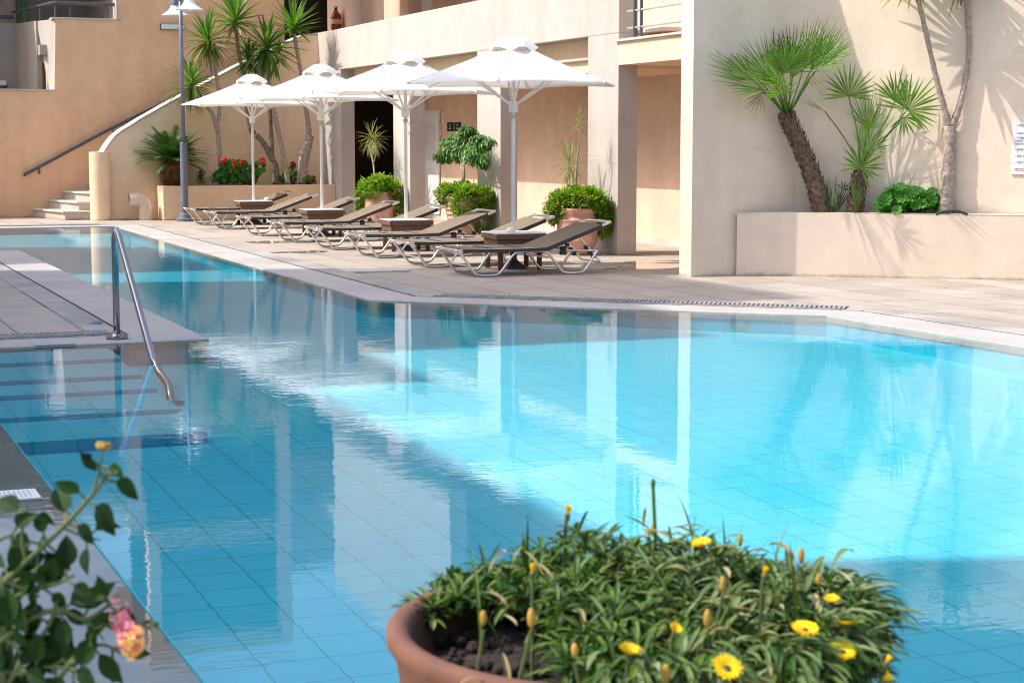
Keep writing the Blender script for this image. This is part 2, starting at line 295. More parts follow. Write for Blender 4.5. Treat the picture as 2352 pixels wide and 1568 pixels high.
def flat(mb,loops,z):
    L3=[[V(p[0],p[1],z) for p in l] for l in loops]; o=len(mb.v)
    for l in L3: mb.v+=l
    for t in tessellate_polygon(L3):
        a,b,c=(mb.v[o+i] for i in t)
        mb.f.append(tuple(o+i for i in (t if (b-a).cross(c-a).z>0 else t[::-1])))
    return mb
def text(s,name,size,m,loc,xdir,up,parent,align='CENTER'):
    cu=bpy.data.curves.new(name,'FONT'); cu.body=s; cu.size=size; cu.align_x=align; cu.extrude=.0008
    t=bpy.data.objects.new(name,cu); me=bpy.data.meshes.new_from_object(t); bpy.data.objects.remove(t)
    xd=Vector(xdir).normalized(); up=Vector(up); n=xd.cross(up); mx=Matrix((xd,up,n)).transposed()
    off=WL.get(parent.name,V(0,0,0)); me.transform(mx.to_4x4()); me.transform(Matrix.Translation(Vector(loc)-off)); me.materials.append(M[m])
    o=bpy.data.objects.new(name,me); COL.objects.link(o); o.parent=parent; WL[o.name]=off; return o

# ------------------------------------------------------------------ ground, pool
POOL=[(1.04,3.4),(8.62,3.4),(8.42,13.36),(5.2,16.34),(5.58,32.8),(.3,32.8),(.3,25.9),(3.04,25.9),(2.98,13.55),(1.04,13.55)]
HOLE=[(.15,3.4),(8.62,3.4),(8.42,13.36),(5.2,16.34),(5.58,32.8),(.3,32.8),(.3,25.9),(3.04,25.9),(2.98,13.55),(.15,13.55)]
g=MB(); flat(g,[[(-400,-300),(400,-300),(400,500),(-400,500)],HOLE],0.0); struct(g,'pool_deck','deck')
wt=MB(); flat(wt,[HOLE],-.007); struct(wt,'pool_water','water')
fl=MB(); ys=[(3.0,-.36),(5,-.34),(8,-.27),(11,-.21),(15,-.165),(20,-.14),(33.2,-.12)]
for (y0,z0),(y1,z1) in zip(ys,ys[1:]): fl.add([(-.5,y0,z0),(10.2,y0,z0),(10.2,y1,z1),(-.5,y1,z1)],[(0,1,2,3)])
struct(fl,'pool_floor','tile')
pw=MB()
for i in range(len(POOL)):
    a,b=POOL[i],POOL[(i+1)%len(POOL)]
    pw.add([(a[0],a[1],-.5),(b[0],b[1],-.5),(b[0],b[1],-.001),(a[0],a[1],-.001)],[(0,1,2,3)])
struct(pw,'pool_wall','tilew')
lg=MB(); lg.box(.1,1.04,3.3,13.6,-.5,-.016); struct(lg,'overflow_ledge','ledge')
st=MB()
for i,(yf,z) in enumerate([(12.87,-.035),(12.12,-.065),(11.62,-.095),(10.87,-.125),(10.12,-.155)]): st.box(1.045,2.22+.0*i,yf,13.549,-.5+i*.01,z)
struct(st,'underwater_steps','tile')
def offset(poly,d):
    n=len(poly); out=[]
    for i in range(n):
        p0,p1,p2=(Vector(poly[(i+k)%n]) for k in(-1,0,1)); e1=(p1-p0).normalized(); e2=(p2-p1).normalized()
        n1=V(e1.y,-e1.x); n2=V(e2.y,-e2.x); b=(n1+n2); b=b/max(.3,b.dot(n1)) if b.length>1e-6 else n1
        out.append(p1+b*d)
    return out
def band(poly,d0,d1,z0,z1,skip=()):
    mb=MB(); A=offset(poly,d0); B=offset(poly,d1); n=len(poly)
    for i in range(n):
        if i in skip: continue
        j=(i+1)%n; mb.prism([A[i],B[i],B[j],A[j]],z0,z1)
    return mb
struct(band(POOL,-.015,.50,-.06,.005,skip=(0,5,9)),'pool_coping','coping',bevel=.006)
struct(band(POOL,.50,.535,-.06,.002,skip=(0,5,9)),'coping_joint','slot')
struct(band(POOL,.535,.80,-.06,.009,skip=(0,5,9)),'drain_channel','channel',bevel=.004)
# slotted grates lying in the channel
def grate(a,b,label,w0=.555,w1=.78,pitch=.045):
    a=V(a[0],a[1],0); b=V(b[0],b[1],0); d=(b-a); ln=d.length; d.normalize(); n=V(d.y,-d.x,0)
    t=thing('drain_grate',a+n*w0,label,'grate','slotted grates beside the pool coping')
    fr=MB()
    for q0,q1 in ((w0-.012,w0),(w1,w1+.012)): fr.prism([a+n*q0,a+n*q1,b+n*q1,b+n*q0],.0,.02)
    fr.build('frame','grate',t)
    k=MB(); m=int(ln/pitch)
    for i in range(m):
        p=a+d*(i*pitch); k.prism([p+n*w0,p+n*w1+d*.03,p+n*w1+d*(.03+pitch*.55),p+n*w0+d*pitch*.55],.0105,.0195)
    k.build('slat_row','grate',t)
    s=MB(); s.prism([a+n*w0,a+n*w1,b+n*w1,b+n*w0],.0095,.0102); s.build('slot_bed','slot',t)
grate((8.46,13.32),(5.5,16.06),'slotted grey grate along the angled coping in front of the nearest lounger')
grate((1.05,33.02-.22),(.35,33.02-.22),'slotted grate far out at the left end of the far coping') if False else None
grate((5.4,32.8),(2.2,32.8),'slotted pale grate on the far coping in front of the stair steps')
grate((2.35,13.55),(1.1,13.55),'slotted dark grate on the island edge beside the steel handrail')
# puddles on the deck
pm,pt,pb=mat('puddle_film'); pb.inputs['Base Color'].default_value=(.30,.235,.19,1); pb.inputs['Roughness'].default_value=.06
M['puddle']=pm
for (u,v,rx,ry) in ((1530,612,.75,.42),(630,556,.45,.28),(690,579,.42,.22),(1480,603,.4,.2)):
    c=G(u,v); p=MB(); n=26; ring=[]
    for j in range(n):
        a=2*PI*j/n; k=1+.22*math.sin(3*a+u)+.14*math.sin(7*a+v); ring.append((c.x+rx*k*math.cos(a),c.y+ry*k*math.sin(a)))
    flat(p,[ring],.004); struct(p,'puddle','puddle')

# ------------------------------------------------------------------ hotel wing with the arcade (facade plane x = 10.35)
XF=10.35; XB=12.05; YU=PX(752,40,XB).y
hw=thing('hotel_wing',(XF,28,0),'cream hotel wing with square piers, shaded recesses and long sloping white parapet band','building')
def bat(y,z): return y+.2*z
for y0,y1 in((34.41,36.9),(30.2,31.12),(25.87,26.87),(21.65,22.62)): b=MB(); b.box(XF,XF+.28,y0,y1,0,2.95); b.build('pier','cream',hw)
b=MB(); b.box(XF,XF+.28,21.65,37.3,2.95,3.75); b.build('parapet','cream',hw,bevel=.012)
b=MB(); b.box(XF+.281,XB,21.66,36.8,2.49,2.949); b.build('recessed_beam','creamdk',hw)
for y0,y1 in((22.62,25.87),(26.87,30.2)): b=MB(); b.box(XF+.22,XF+.28,y0,y1,2.66,2.70); b.build('ledge_moulding','cream',hw)
b=MB(); b.box(XB,XB+.3,18.0,35.2,0,2.95); b.build('back_wall','pink',hw)
b=MB(); b.box(XB-.012,XB,18.0,35.2,0,.10); b.build('skirting','stone',hw)
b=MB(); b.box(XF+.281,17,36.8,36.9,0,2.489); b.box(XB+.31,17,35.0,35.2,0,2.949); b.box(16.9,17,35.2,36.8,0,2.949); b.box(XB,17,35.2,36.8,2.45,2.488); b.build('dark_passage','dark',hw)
b=MB(); b.box(XF+.281,18.5,21,YU+2.6,2.951,2.999); b.build('terrace_floor','stone',hw)
# balcony over the right recess
b=MB(); b.box(XF,XB,18.15,21.649,2.53,2.83); b.build('balcony_slab','creamdk',hw)
b=MB(); b.box(XF-.04,XF+.3,18.15,21.70,2.831,2.865); b.build('slab_cap','stone',hw,bevel=.006)
for z in (3.0,3.22,3.44,3.66): rl=MB(); rl.tube([(XF+.06,21.5,z),(XF+.06,18.2,z)],.018,8); rl.build('balcony_rail','alu',hw)
for y,r in ((21.28,.028),(21.1,.022),(19.35,.022)): rl=MB(); rl.tube([(XF+.06,y,2.86),(XF+.06,y,3.9)],r,8); rl.build('rail_post','iron',hw)
# upper storey
b=MB(); b.box(XB,XB+.3,18.0,YU,2.95,6.199); b.build('upper_back_wall','pink',hw)
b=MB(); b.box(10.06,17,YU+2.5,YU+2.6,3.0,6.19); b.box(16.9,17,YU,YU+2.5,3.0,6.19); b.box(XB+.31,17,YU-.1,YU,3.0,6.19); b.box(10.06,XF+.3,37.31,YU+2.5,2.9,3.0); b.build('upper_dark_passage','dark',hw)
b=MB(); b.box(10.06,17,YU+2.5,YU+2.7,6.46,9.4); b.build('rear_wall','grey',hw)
y1=PX(882,30,XB-.3).y; y0=PX(938,30,XB-.3).y; b=MB(); b.box(XB-.3,XB-.001,y0,y1,3.0,6.19); b.build('sun_patch_block','pink',hw)  # block added to stand in for a patch of sun on this wall
b=MB(); b.box(XF,XF+.3,28.2,35.2,4.5,7.6); b.build('upper_wall','cream',hw)
b=MB(); b.box(XF+.31,18.5,18.0,YU+2.7,6.2,6.45); b.build('roof_slab','cream',hw)
y1=PX(958,30,XB-.03).y; y0=PX(990,30,XB-.03).y
b=MB(); b.box(XB-.03,XB-.001,y0,y1,3.0,5.2); b.build('terrace_door','white',hw)
yd=PX(998,30,XB-.06).y; b=MB(); b.tube([(XB-.06,yd,3.0),(XB-.06,yd,4.05),(XB-.02,yd,4.1)],.045,8); b.build('downpipe','white',hw)
# doorway in recess 2
DY=PX(991,400,XB).y
d0=thing('recess_door',(XB-.03,DY,0),'white panelled door in the shaded recess left of the two black signs','door')
b=MB(); b.box(XB-.05,XB-.013,DY-.55,DY-.43,0.1,2.05); b.box(XB-.05,XB-.013,DY+.43,DY+.55,.1,2.05); b.box(XB-.05,XB-.013,DY-.55,DY+.55,2.05,2.15); b.build('frame','white',d0)
b=MB(); b.box(XB-.035,XB-.012,DY-.429,DY+.429,.1,2.049); lf=b.build('leaf','white',d0)
b=MB()
for z0,z1 in((.3,1.0),(1.15,1.9)): b.box(XB-.043,XB-.035,DY-.32,DY+.32,z0,z1)
b.build('panel','tabletop',d0,bevel=.005)
# things mounted in the recess
def wsign(u0,u1,v0,v1,txt,arrow,label):
    a=PX(u0,v0,XB-.02); c=PX(u1,v1,XB-.02); y0,y1=min(a.y,c.y),max(a.y,c.y); z0,z1=c.z,a.z
    t=thing('room_sign',(XB-.02,(y0+y1)/2,z0),label,'sign','black room signs in the recess')
    q=MB(); q.box(XB-.016,XB,y0-.02,y1+.02,z0-.02,z1+.02); q.build('sign_border','inkw',t)
    q=MB(); q.box(XB-.03,XB-.0165,y0,y1,z0,z1); q.build('sign_plate','signb',t)
    ym=(y0+y1)/2; h=z1-z0; wd=y1-y0
    text(txt,'lettering',h*.30,'inkw',(XB-.032,ym,z0+h*.60),(0,-1,0),(0,0,1),t)
    q=MB(); s=1 if arrow=='l' else -1; zz=z0+h*.27; X=XB-.0315
    q.add([(X,ym+s*wd*.26,zz),(X,ym+s*wd*.1,zz+h*.09),(X,ym+s*wd*.1,zz-h*.09)],[(0,1,2)]); q.box(X,X+.001,ym-wd*.22,ym+wd*.22,zz-h*.025,zz+h*.025); q.build('arrow','inkw',t)
wsign(1028,1042,281,302,'201\n206','l','black room number sign with a left arrow')
wsign(1044.5,1059,281,302,'207\n216','r','black room number sign with a right arrow')
a=PX(1010,300,XB-.02); q=MB(); q.box(XB-.035,XB,a.y-.09,a.y+.09,a.z-.12,a.z+.12); sw=q.build('wall_switch_box','pvc',bevel=.01); tag(sw,'small beige switch box on the wall between the white door and the signs','switch')
# fire extinguisher on the upper terrace
c=PX(772,66,XB-.16); fe=thing('fire_extinguisher',(c.x,c.y,c.z-.3),'dark red fire extinguisher with pale label on the upper terrace','extinguisher')
z=c.z-.3; q=MB(); q.lathe([(.0,0),(.11,0),(.125,.03),(.125,.55),(.10,.63),(.045,.68),(.04,.72),(0,.72)],(c.x,c.y,z),20); q.build('cylinder','extred',fe,smooth=True)
q=MB(); q.lathe([(.1265,.40),(.1265,.50)],(c.x,c.y,z),20); q.build('label_band','paper',fe)
text('FIRE','lettering',.09,'inkw',(c.x-.135,c.y,z+.22),(0,-1,0),(0,0,1),fe)
q=MB(); q.lathe([(.035,.72),(.035,.76),(0,.76)],(c.x,c.y,z),12); q.tube([(c.x,c.y,z+.77),(c.x,c.y+.12,z+.80)],.012); q.tube([(c.x,c.y,z+.75),(c.x,c.y-.1,z+.79)],.012); q.build('valve','black',fe)
q=MB(); q.tube(bez([(c.x,c.y+.03,z+.74),(c.x,c.y+.16,z+.68),(c.x,c.y+.17,z+.4),(c.x,c.y+.15,z+.12)],6),.016); q.build('hose','black',fe,smooth=True)

# ------------------------------------------------------------------ courtyard wall and planter on the right
A0=V(9.46,17.85,0); A1=V(10.0,17.80,0); B0=V(10.5,17.62,0); dBC=V(.803,-.596,0); nBC=V(.596,.803,0); C0=B0+dBC*5
cw=thing('courtyard_wall',(9.46,17.85,0),'tall cream courtyard wall with a narrow sunlit end standing beside the balcony','wall')
dW=V(math.cos(rad(-45)),math.sin(rad(-45)),0); nW=V(-dW.y,dW.x,0)
inner=[V(9.46,17.86,0),V(10.3,17.86,0),V(10.8,17.85,0),V(11.0,17.80,0),V(11.2,17.66,0)]; inner.append(inner[-1]+dW*4.6)
outer=[inner[-1]+nW*.3,inner[-2]+nW*.4,V(11.2,18.15,0),V(9.46,18.15,0)]
q=MB(); P=inner+outer; q.solid([p+UZ*3.95 for p in P],[p for p in P]); wallo=q.build('wall','wallr',cw)
pl=thing('planter_wall',A1,'long low cream planter wall curving below the fan palms','planter')
inn=[V(10.12,17.845,0),V(10.62,17.80,0),B0+nBC*.10+dBC*.04,C0+nBC*.10]
q=MB(); P=[A1,B0,C0]+[inn[3],inn[2],V(10.15,17.79,0)]; q.solid([p+UZ*.71 for p in P],[p for p in P]); q.build('wall','wallr',pl,bevel=.012)
q=MB(); P=[V(10.3,17.82,0),B0+nBC*.11,B0+dBC*2.7+nBC*.11,V(11.19,17.65,0),V(10.7,17.82,0)]; q.solid([p+UZ*.66 for p in P],[p+UZ*.5 for p in P]); q.build('soil','soil',pl)
PLN=B0+nBC*.21   # planting line
def W3(u,v,off=0.0): return PL(u,v,PLN+nBC*off,nBC)
# pool rules board
WP=V(11.2,17.66,0)-nW*.014
c=PL(2378,340,WP,nW); sg=thing('pool_rules_board',c,'white pool rules board with blue and red text on the right wall','sign')
q=MB(); hw_,hh=.25,.29
q.solid([c+dW*sx*hw_+UZ*sz*hh-nW*.004 for sx,sz in((-1,-1),(1,-1),(1,1),(-1,1))],[c+dW*sx*hw_+UZ*sz*hh+nW*.011 for sx,sz in((-1,-1),(1,-1),(1,1),(-1,1))]); q.build('board','signw',sg)
for i,(s,m,zz) in enumerate([('• CAUTION','blue',.235),('•','blue',.19),('• ADULTS','blue',.15),('• CHILDREN\nMUST BE\nWATCHED','blue',.10),('• SHOWER','blue',-.03),('• NO DIVING','blue',-.10),('• NO GLASS','blue',-.17),('POOL OPEN','redink',-.255)]):
    text(s,'lettering',.034 if m=='blue' else .05,m,c-dW*.215+UZ*zz-nW*.006,dW,(0,0,1),sg,'LEFT')

# ------------------------------------------------------------------ tan building, stairs
YT=37.5
tb=thing('stair_building',(6,YT,0),'tall tan rendered building with stepped balcony openings behind the stairs','building')
wp=[(-12,0),(10.05,0),(10.05,4.55),(6.53,4.55),(6.53,4.0),(5.28,4.0),(5.22,2.55),(-12,2.55)]
q=MB(); q.slab(wp,'y',YT,YT+.35); q.build('wall','tan',tb)
q=MB()
for z0,z1 in((6.75,6.95),(9.2,9.6)): q.box(6.9,10.05,YT,YT+.35,z0,z1)
for x in(6.53,9.8): q.box(x,x+.25,YT+.001,YT+.349,4.551,6.749)
for x in(6.91,9.8): q.box(x,x+.25,YT+.001,YT+.349,6.951,9.199)
q.box(5.2,6.9,YT,YT+.35,6.0,6.5)
q.build('upper_wall','tan',tb)
q=MB(); q.box(6.9,10.04,YT+2,YT+2.2,4.5,9.39); q.box(6.9,10.04,YT+.36,YT+1.99,4.5,4.54); q.box(6.9,10.04,YT+.36,YT+1.99,6.76,6.9); q.box(9.95,10.04,YT+.36,YT+1.99,4.55,9.39); q.build('loggia','dark',tb)  # unseen recesses, coloured near-black to keep the pool reflection dark
q=MB(); q.hexa([V(5.16,YT+.30,2.55),V(5.219,YT+.004,2.55),V(5.219,YT+.3,2.55)],[V(5.0,YT+.75,4.0),V(5.279,YT+.004,4.0),V(5.279,YT+.75,4.0)]); q.build('buttress_face','cream',tb)
q=MB(); q.box(5.2,6.6,YT-.03,YT+.4,4.0,4.035); q.box(-12,5.25,YT-.03,YT+.4,2.551,2.585); q.box(6.50,6.529,YT-.03,YT+.38,4.036,6.0); q.build('coping','cream',tb,bevel=.006)
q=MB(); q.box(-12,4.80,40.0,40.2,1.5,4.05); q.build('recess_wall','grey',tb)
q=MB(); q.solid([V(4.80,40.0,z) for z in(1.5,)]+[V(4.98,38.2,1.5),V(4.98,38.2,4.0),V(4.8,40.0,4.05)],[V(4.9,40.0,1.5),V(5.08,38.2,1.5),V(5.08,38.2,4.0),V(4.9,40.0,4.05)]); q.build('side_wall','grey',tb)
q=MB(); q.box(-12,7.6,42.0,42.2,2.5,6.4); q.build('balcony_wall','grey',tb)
q=MB(); q.box(-12,4.999,39.0,42,6.2,6.5); q.box(5.0,6.89,YT+.36,42,6.2,6.5); q.box(-12,4.9,40.2,42,3.2,3.3); q.box(5.0,8,YT+.36,42,3.3,3.5); q.box(6.6,6.89,YT+.36,42,3.5,6.19); q.build('floor_slab','grey',tb)  # unseen left roof slab is shaped to shade the side wall only
q=MB(); q.box(6.9,10.04,YT+.36,44,9.4,9.6); q.build('roof','cream',tb)
def gdoor(u0,u1,y,name):
    a=PY(u0,60,y); c=PY(u1,60,y); x0,x1=a.x,c.x; z0,z1=3.3,5.6
    f=MB()
    for xa,xb in((x0,x0+.08),((x0+x1)/2-.06,(x0+x1)/2+.06),(x1-.08,x1)): f.box(xa,xb,y-.05,y,z0,z1)
    f.box(x0,x1,y-.045,y-.002,z0,z0+.15); fo=f.build(name,'greenp',tb)
    p=MB(); p.box(x0+.08,x1-.08,y-.02,y-.004,z0+.15,z1); p.build('pane','glass',fo)
    h=MB(); h.box((x0+x1)/2-.16,(x0+x1)/2,y-.09,y-.06,4.05,4.08); h.build('handle','iron',fo)
    return fo
gd=gdoor(200,262,41.95,'balcony_door'); gdoor(40,66,41.95,'balcony_door')
q=MB(); a=PY(222,30,41.9); q.box(a.x-.08,a.x+.05,41.6,41.9,3.5,5.6); q.build('open_leaf','greenl',tb)
q=MB(); a=PY(232,30,41.9); c=PY(252,30,41.9)
for i in range(7): x=a.x+(c.x-a.x)*i/7; q.tube([(x+.04,41.88,3.75),(x+.04,41.88,5.6)],.05,8)
q.build('curtain','curtain',tb,smooth=True)
q=MB(); a=PY(2,30,41.9); c=PY(34,30,41.9)
for i in range(6): x=a.x+(c.x-a.x)*i/6; q.tube([(x,41.88,3.3),(x,41.88,5.6)],.09,8)
q.build('curtain','curtain',tb,smooth=True)
rr=MB()
e0=V(5.3,YT+.15,4.34); e1=V(6.50,YT+.15,4.33); rr.tube([V(4.72,39.9,4.28),e0+V(-.02,0,0),e0,e1],.035,8)
for p in (V(5.3,YT+.15,4.0),V(5.6,YT+.15,4.03),V(6.35,YT+.15,4.03),V(5.1,38.4,4.0),V(4.9,39.2,4.0)): rq=MB(); rq.tube([p,V(p.x,p.y,4.33)],.02,6); rq.build('rail_post','iron',tb)
z=PY(30,40,40.0).z; rr.build('balcony_rail','iron',tb); rr=MB(); rr.tube([(-3,40.0,z),(4.75,40.0,z)],.04,8); rr.build('balcony_rail','iron',tb)
for x in(4.3,3.2): rq=MB(); rq.tube([(x,40.0,4.05),(x,40.0,z)],.035,6); rq.build('rail_post','iron',tb)
# wall lamp, drainpipe
c=PY(395,63,YT); q=thing('wall_light',(c.x,YT,c.z),'long pale bulkhead light on the tan wall behind the lamp post','wall light')
m_=MB(); m_.box(c.x-.25,c.x+.25,YT-.04,YT,c.z-.06,c.z+.06); m_.build('base','iron',q); m_=MB(); m_.box(c.x-.235,c.x+.235,YT-.11,YT-.041,c.z-.05,c.z+.05); m_.build('diffuser','lampw',q,bevel=.02)
c=PY(4,195,39.9); q=thing('wall_light',(c.x,39.99,c.z),'small grey bulkhead light in the shaded recess at the left edge','wall light')
m_=MB(); m_.box(c.x-.3,c.x+.12,39.9,39.999,c.z-.06,c.z+.03); m_.build('base','iron',q); m_=MB(); m_.box(c.x-.28,c.x+.10,39.84,39.899,c.z-.02,c.z+.09); m_.build('diffuser','lampw',q,bevel=.02)
y=YT+.42; x=PY(110.5,170,y).x; zt=PY(110,141,y).z; q=MB(); q.tube([(x,y,2.0),(x,y,zt-.11)]+[(x+.11*(1-math.cos(a)),y,zt-.11+.11*math.sin(a)) for a in(.3,.6,.9,1.2,1.57)]+[(x+.22,y,zt)],.046,12); dp=q.build('drainpipe','pvc',smooth=True); tag(dp,'peach drainpipe bending into the wall by the left balcony','pipe')
# handrail on the tan wall
hr=thing('stair_handrail',(4.6,YT-.1,0),'dark metal handrail climbing the tan wall above the stair steps','handrail')
h0=PY(57,405,YT-.08); h1=PY(62,398,YT-.08); h2=PY(240,303,YT-.08); h3=PY(700,79,YT-.08)
q=MB(); q.tube([h0,h0+V(.01,0,.05),h1+V(.03,0,.01),h2,h3],.032,8); q.build('rail','iron',hr,smooth=True)
for t_ in (.04,.3,.55,.8): q=MB(); p=h1.lerp(h3,t_); q.tube([p,p+V(.02,0,-.1),p+V(.02,.08,-.12)],.02,6); q.build('bracket','iron',hr)
# curved stair parapet
sp=thing('stair_parapet',(5.6,35.5,0),'white capped beige parapet sweeping up beside the stairs from a round newel','parapet')
prof=[(239,352),(250,334),(264,316),(280,303),(299,292),(325,275),(352,260),(383,242),(415,225),(480,190),(545,155),(620,120),(696,84)]
top=[]
for u,v in prof:
    p=PY(u,v,35.5)
    for _ in range(6): p=PY(u,v,35.42+.16*p.z)
    top.append((p.x,p.z))
top.append((XF+.3,3.78))
bot=[(5.85,0)]
def yb(z): return 35.42+.16*z
fr_=[V(5.85,yb(0),0)]+[V(x,yb(z),z) for x,z in top]+[V(XF+.3,yb(0),0)]
bk_=[V(p.x,36.05+.06*p.z,p.z) for p in fr_]
q=MB(); q.solid(fr_,bk_); q.build('wall','creamdk',sp)
cp=MB(); T=[V(x,yb(z)-.01,z+.004) for x,z in top]; wdt=[.36]*3+[.35]*(len(T)-3)
for i in range(len(T)-1):
    a,b_=T[i],T[i+1]; w0,w1=.68-.03*0,.68
    cp.hexa([a+V(0,0,0),b_+V(0,0,0),b_+V(0,w1,0),a+V(0,w0,0)],[a+UZ*.03,b_+UZ*.03,b_+V(0,w1,.03),a+V(0,w0,.03)])
cp.build('cap','cream',sp)
q=MB(); q.lathe([(.205,0),(.205,1.30),(.20,1.33),(0,1.335)],(5.755,35.42,0),28); q.build('newel','creamdk',sp,smooth=False)
# steps
sc=thing('staircase',(5.1,36,0),'pale stone steps leading up between the tan wall and curved parapet','stairs')
for i in range(9):
    x0=4.98+.30*i if i<3 else 5.58+.28*(i-2); yf=35.75 if i<1 else (35.95 if i<2 else 36.1)
    sk_=.45 if i<3 else 0
    q=MB(); P=[(x0+.13,yf),(7.6 if i>2 else 6.6,yf),(7.6 if i>2 else 6.6,YT-.004),(x0-sk_*.5,YT-.004)]
    q.prism(P,.001+.175*i,.175*(i+1)-.03); stp=q.build('step','cream',sc)
    q=MB(); P=[(x0+.09,yf-.04),P[1],P[2],(x0-sk_*.5-.03,YT-.004)]; P[1]=(P[1][0],yf-.04); q.prism(P,.175*(i+1)-.0299,.175*(i+1)+.006); q.build('tread','stone',stp,bevel=.008)
# left planter box
pb_=thing('planter_box',(6.85,34.85,0),'long beige planter box under the yuccas and red geraniums','planter')
q=MB(); a=.12
q.box(6.86,XF-.002,34.83,34.95,0,.67); q.box(6.86,6.98,34.951,35.40,0,.67); q.build('wall','creamdk',pb_,bevel=.01)
q=MB(); q.box(6.981,XF-.002,34.951,35.52,.3,.60); q.build('soil','soil',pb_)
# vent pipe
c=PY(333,506,35.2); r=.125; q=MB(); vp=thing('vent_pipe',(c.x,35.15,0),'fat beige plastic pipe elbow rising from the deck beside the planter box','pipe')
pts=[(c.x,35.15,0),(c.x,35.15,.28)]+[(c.x-.16+.16*math.cos(t_),35.15,.28+.13*math.sin(t_)) for t_ in(.4,.8,1.2,1.57)]+[(c.x-.31,35.15,.41)]
q.tube(pts,r,20,cap=False); q.build('elbow','pvc',vp,smooth=True); q=MB(); q.lathe([(r,.2),(r+.012,.2),(r+.012,.235),(r,.235)],(c.x,35.15,0),20); q.build('collar','pvc',vp)
q=MB(); q.disc((c.x-.27,35.15,.41),(-1,0,0),r*.99,20); q.build('pipe_mouth','slot',vp)

# ------------------------------------------------------------------ unseen blocks added on the left, sized to cast the pool's shadows
X0=-9.0; TP=math.tan(-PHI); KX=math.cos(PHI)/math.tan(EL)
def back(x,y): return y+(x-X0)*TP          # where a shadow point at (x,y) comes from on the plane x = X0
def hgt0(x,z=0): return (x-X0)/KX+z
YC=back(9.22,14.95); YN=back(5.74,20.74); YM=back(7.4,13.75); YD=back(4.05,6.57)
nb=thing('shade_block',(X0-2,15,0),'unseen stepped cream block added left of the pool to throw the shade over it','building')
q=MB(); q.box(X0-7,X0,back(2.0,4.2),YD,0,hgt0(9.0,-.3)); q.build('front_wing','cream',nb)
q=MB(); q.box(X0-7,X0-.002,YD+.001,YC-.001,0,hgt0(3.4,-.25)); q.build('low_wing','cream',nb)
q=MB(); q.box(X0-7,X0-.001,YM,YC-.001,hgt0(3.4,-.25)+.001,hgt0(7.5,-.16)); q.build('middle_wing','cream',nb)
YI=back(3.6,12.2); q=MB(); q.box(X0-7,X0-.003,YI,YM-.001,hgt0(3.4,-.25)+.001,hgt0(4.3,-.18)); q.build('stepped_wing','cream',nb)
q=MB(); q.box(X0-7,X0,YC,YN,0,hgt0(9.3)); q.build('tower','cream',nb)
YP0=back(4.1,23.2); YP1=back(3.25,28.9); HP=hgt0(5.2)  # unseen block, added for its shadow across the far pool
nb2=thing('far_shade_block',(X0-2,27,0),'unseen lower cream block added to shade the far pool','building')
q=MB(); q.box(X0-6,X0,YP0,YP1,0,HP-.1); q.build('wall','cream',nb2); q=MB(); q.box(X0-6.1,X0+.02,YP0-.02,YP1+.02,HP-.1,HP); q.build('roof','stone',nb2)

# ------------------------------------------------------------------ lamp post
lp=thing('lamp_post',(7.19,34.4,0),'blue grey lamp post with two bell shades in front of the cycad','lamp post')
q=MB(); q.lathe([(.0,0),(.17,0),(.17,.05),(.12,.07),(.10,.14),(.075,.16)],(7.19,34.4,0),20); q.build('base','lamp',lp,smooth=False)
q=MB(); q.lathe([(.072,.1),(.072,1.50),(.066,1.52),(.04,1.52)],(7.19,34.4,0),20); q.build('sleeve','lamp',lp,smooth=False)
q=MB(); q.tube([(7.19,34.4,1.5),(7.185,34.4,4.75)],.038,16); q.build('pole','lamp',lp,smooth=True)
for z in(2.98,4.2): q=MB(); q.lathe([(.038,z),(.048,z),(.048,z+.05),(.038,z+.05)],(7.187,34.4,0),16); q.build('collar','lamp',lp)
for (u,v,dd) in((403,36,.55),(435.5,23,-.55)):
    d=ray(u,v); k=34.4+dd; c=CP+d*(k/d.y)
    q=MB(); q.lathe([(.27,0),(.22,.035),(.15,.08),(.10,.14),(.085,.19),(.085,.30),(.06,.345),(0,.35)],(c.x,c.y,c.z),28); sh=q.build('lamp_shade','lampw',lp,smooth=True)
    q=MB(); q.lathe([(.09,.185),(.0905,.30),(.066,.35),(0,.358)],(c.x,c.y,c.z),24); q.build('lamp_cap','lamp',sh,smooth=True)
    q=MB(); q.lathe([(.0,-.01),(.05,-.005),(.055,.10),(.04,.15)],(c.x,c.y,c.z),14); q.build('bulb_glass','signw',sh,smooth=True)
    q=MB(); q.tube(bez([(c.x,c.y,c.z+.35),(c.x,c.y,c.z+.5),((c.x+7.185)/2,(c.y+34.4)/2,c.z+.56),(7.185,34.4,c.z+.45)],5),.018,8); q.build('arm','lamp',lp,smooth=True)

# ------------------------------------------------------------------ steel pool handrail
hx,hy=2.34,13.80
hd=thing('pool_handrail',(hx,hy,0),'stainless steel handrail bending from the island deck down into the water','handrail')
q=MB(); tp=PY(262,527,hy).z
pts=[(hx,hy,.02),(hx,hy,tp-.10)]+[(hx,hy-.10+.10*math.cos(a),tp-.10+.10*math.sin(a)) for a in(.4,.8,1.2,1.5)]
e=V(2.33,12.3,0); ff=G(394,927,-.2); pts+=[(hx,hy-.16,tp-.03),(2.335,(hy-.16+e.y)/2,(tp-.03)/2),(e.x,e.y,.0),e+V(.002,-.06,-.01),G(366,856,-.07),G(383,878,-.10),G(388,890,-.13),ff]
q.tube(pts,.026,16); q.build('rail','steel',hd,smooth=True)
q=MB(); q.lathe([(0,.012),(.085,.012),(.085,.026),(.05,.03),(.03,.045),(.026,.045)],(hx,hy,0),24); fg=q.build('flange','steel',hd)
q=MB()
for a in(.6,3.7,2.2,5.2): q.lathe([(0,.05),(.012,.05),(.012,.026)],(hx+.062*math.cos(a),hy+.062*math.sin(a),0),8)
q.build('bolt','steel',fg)
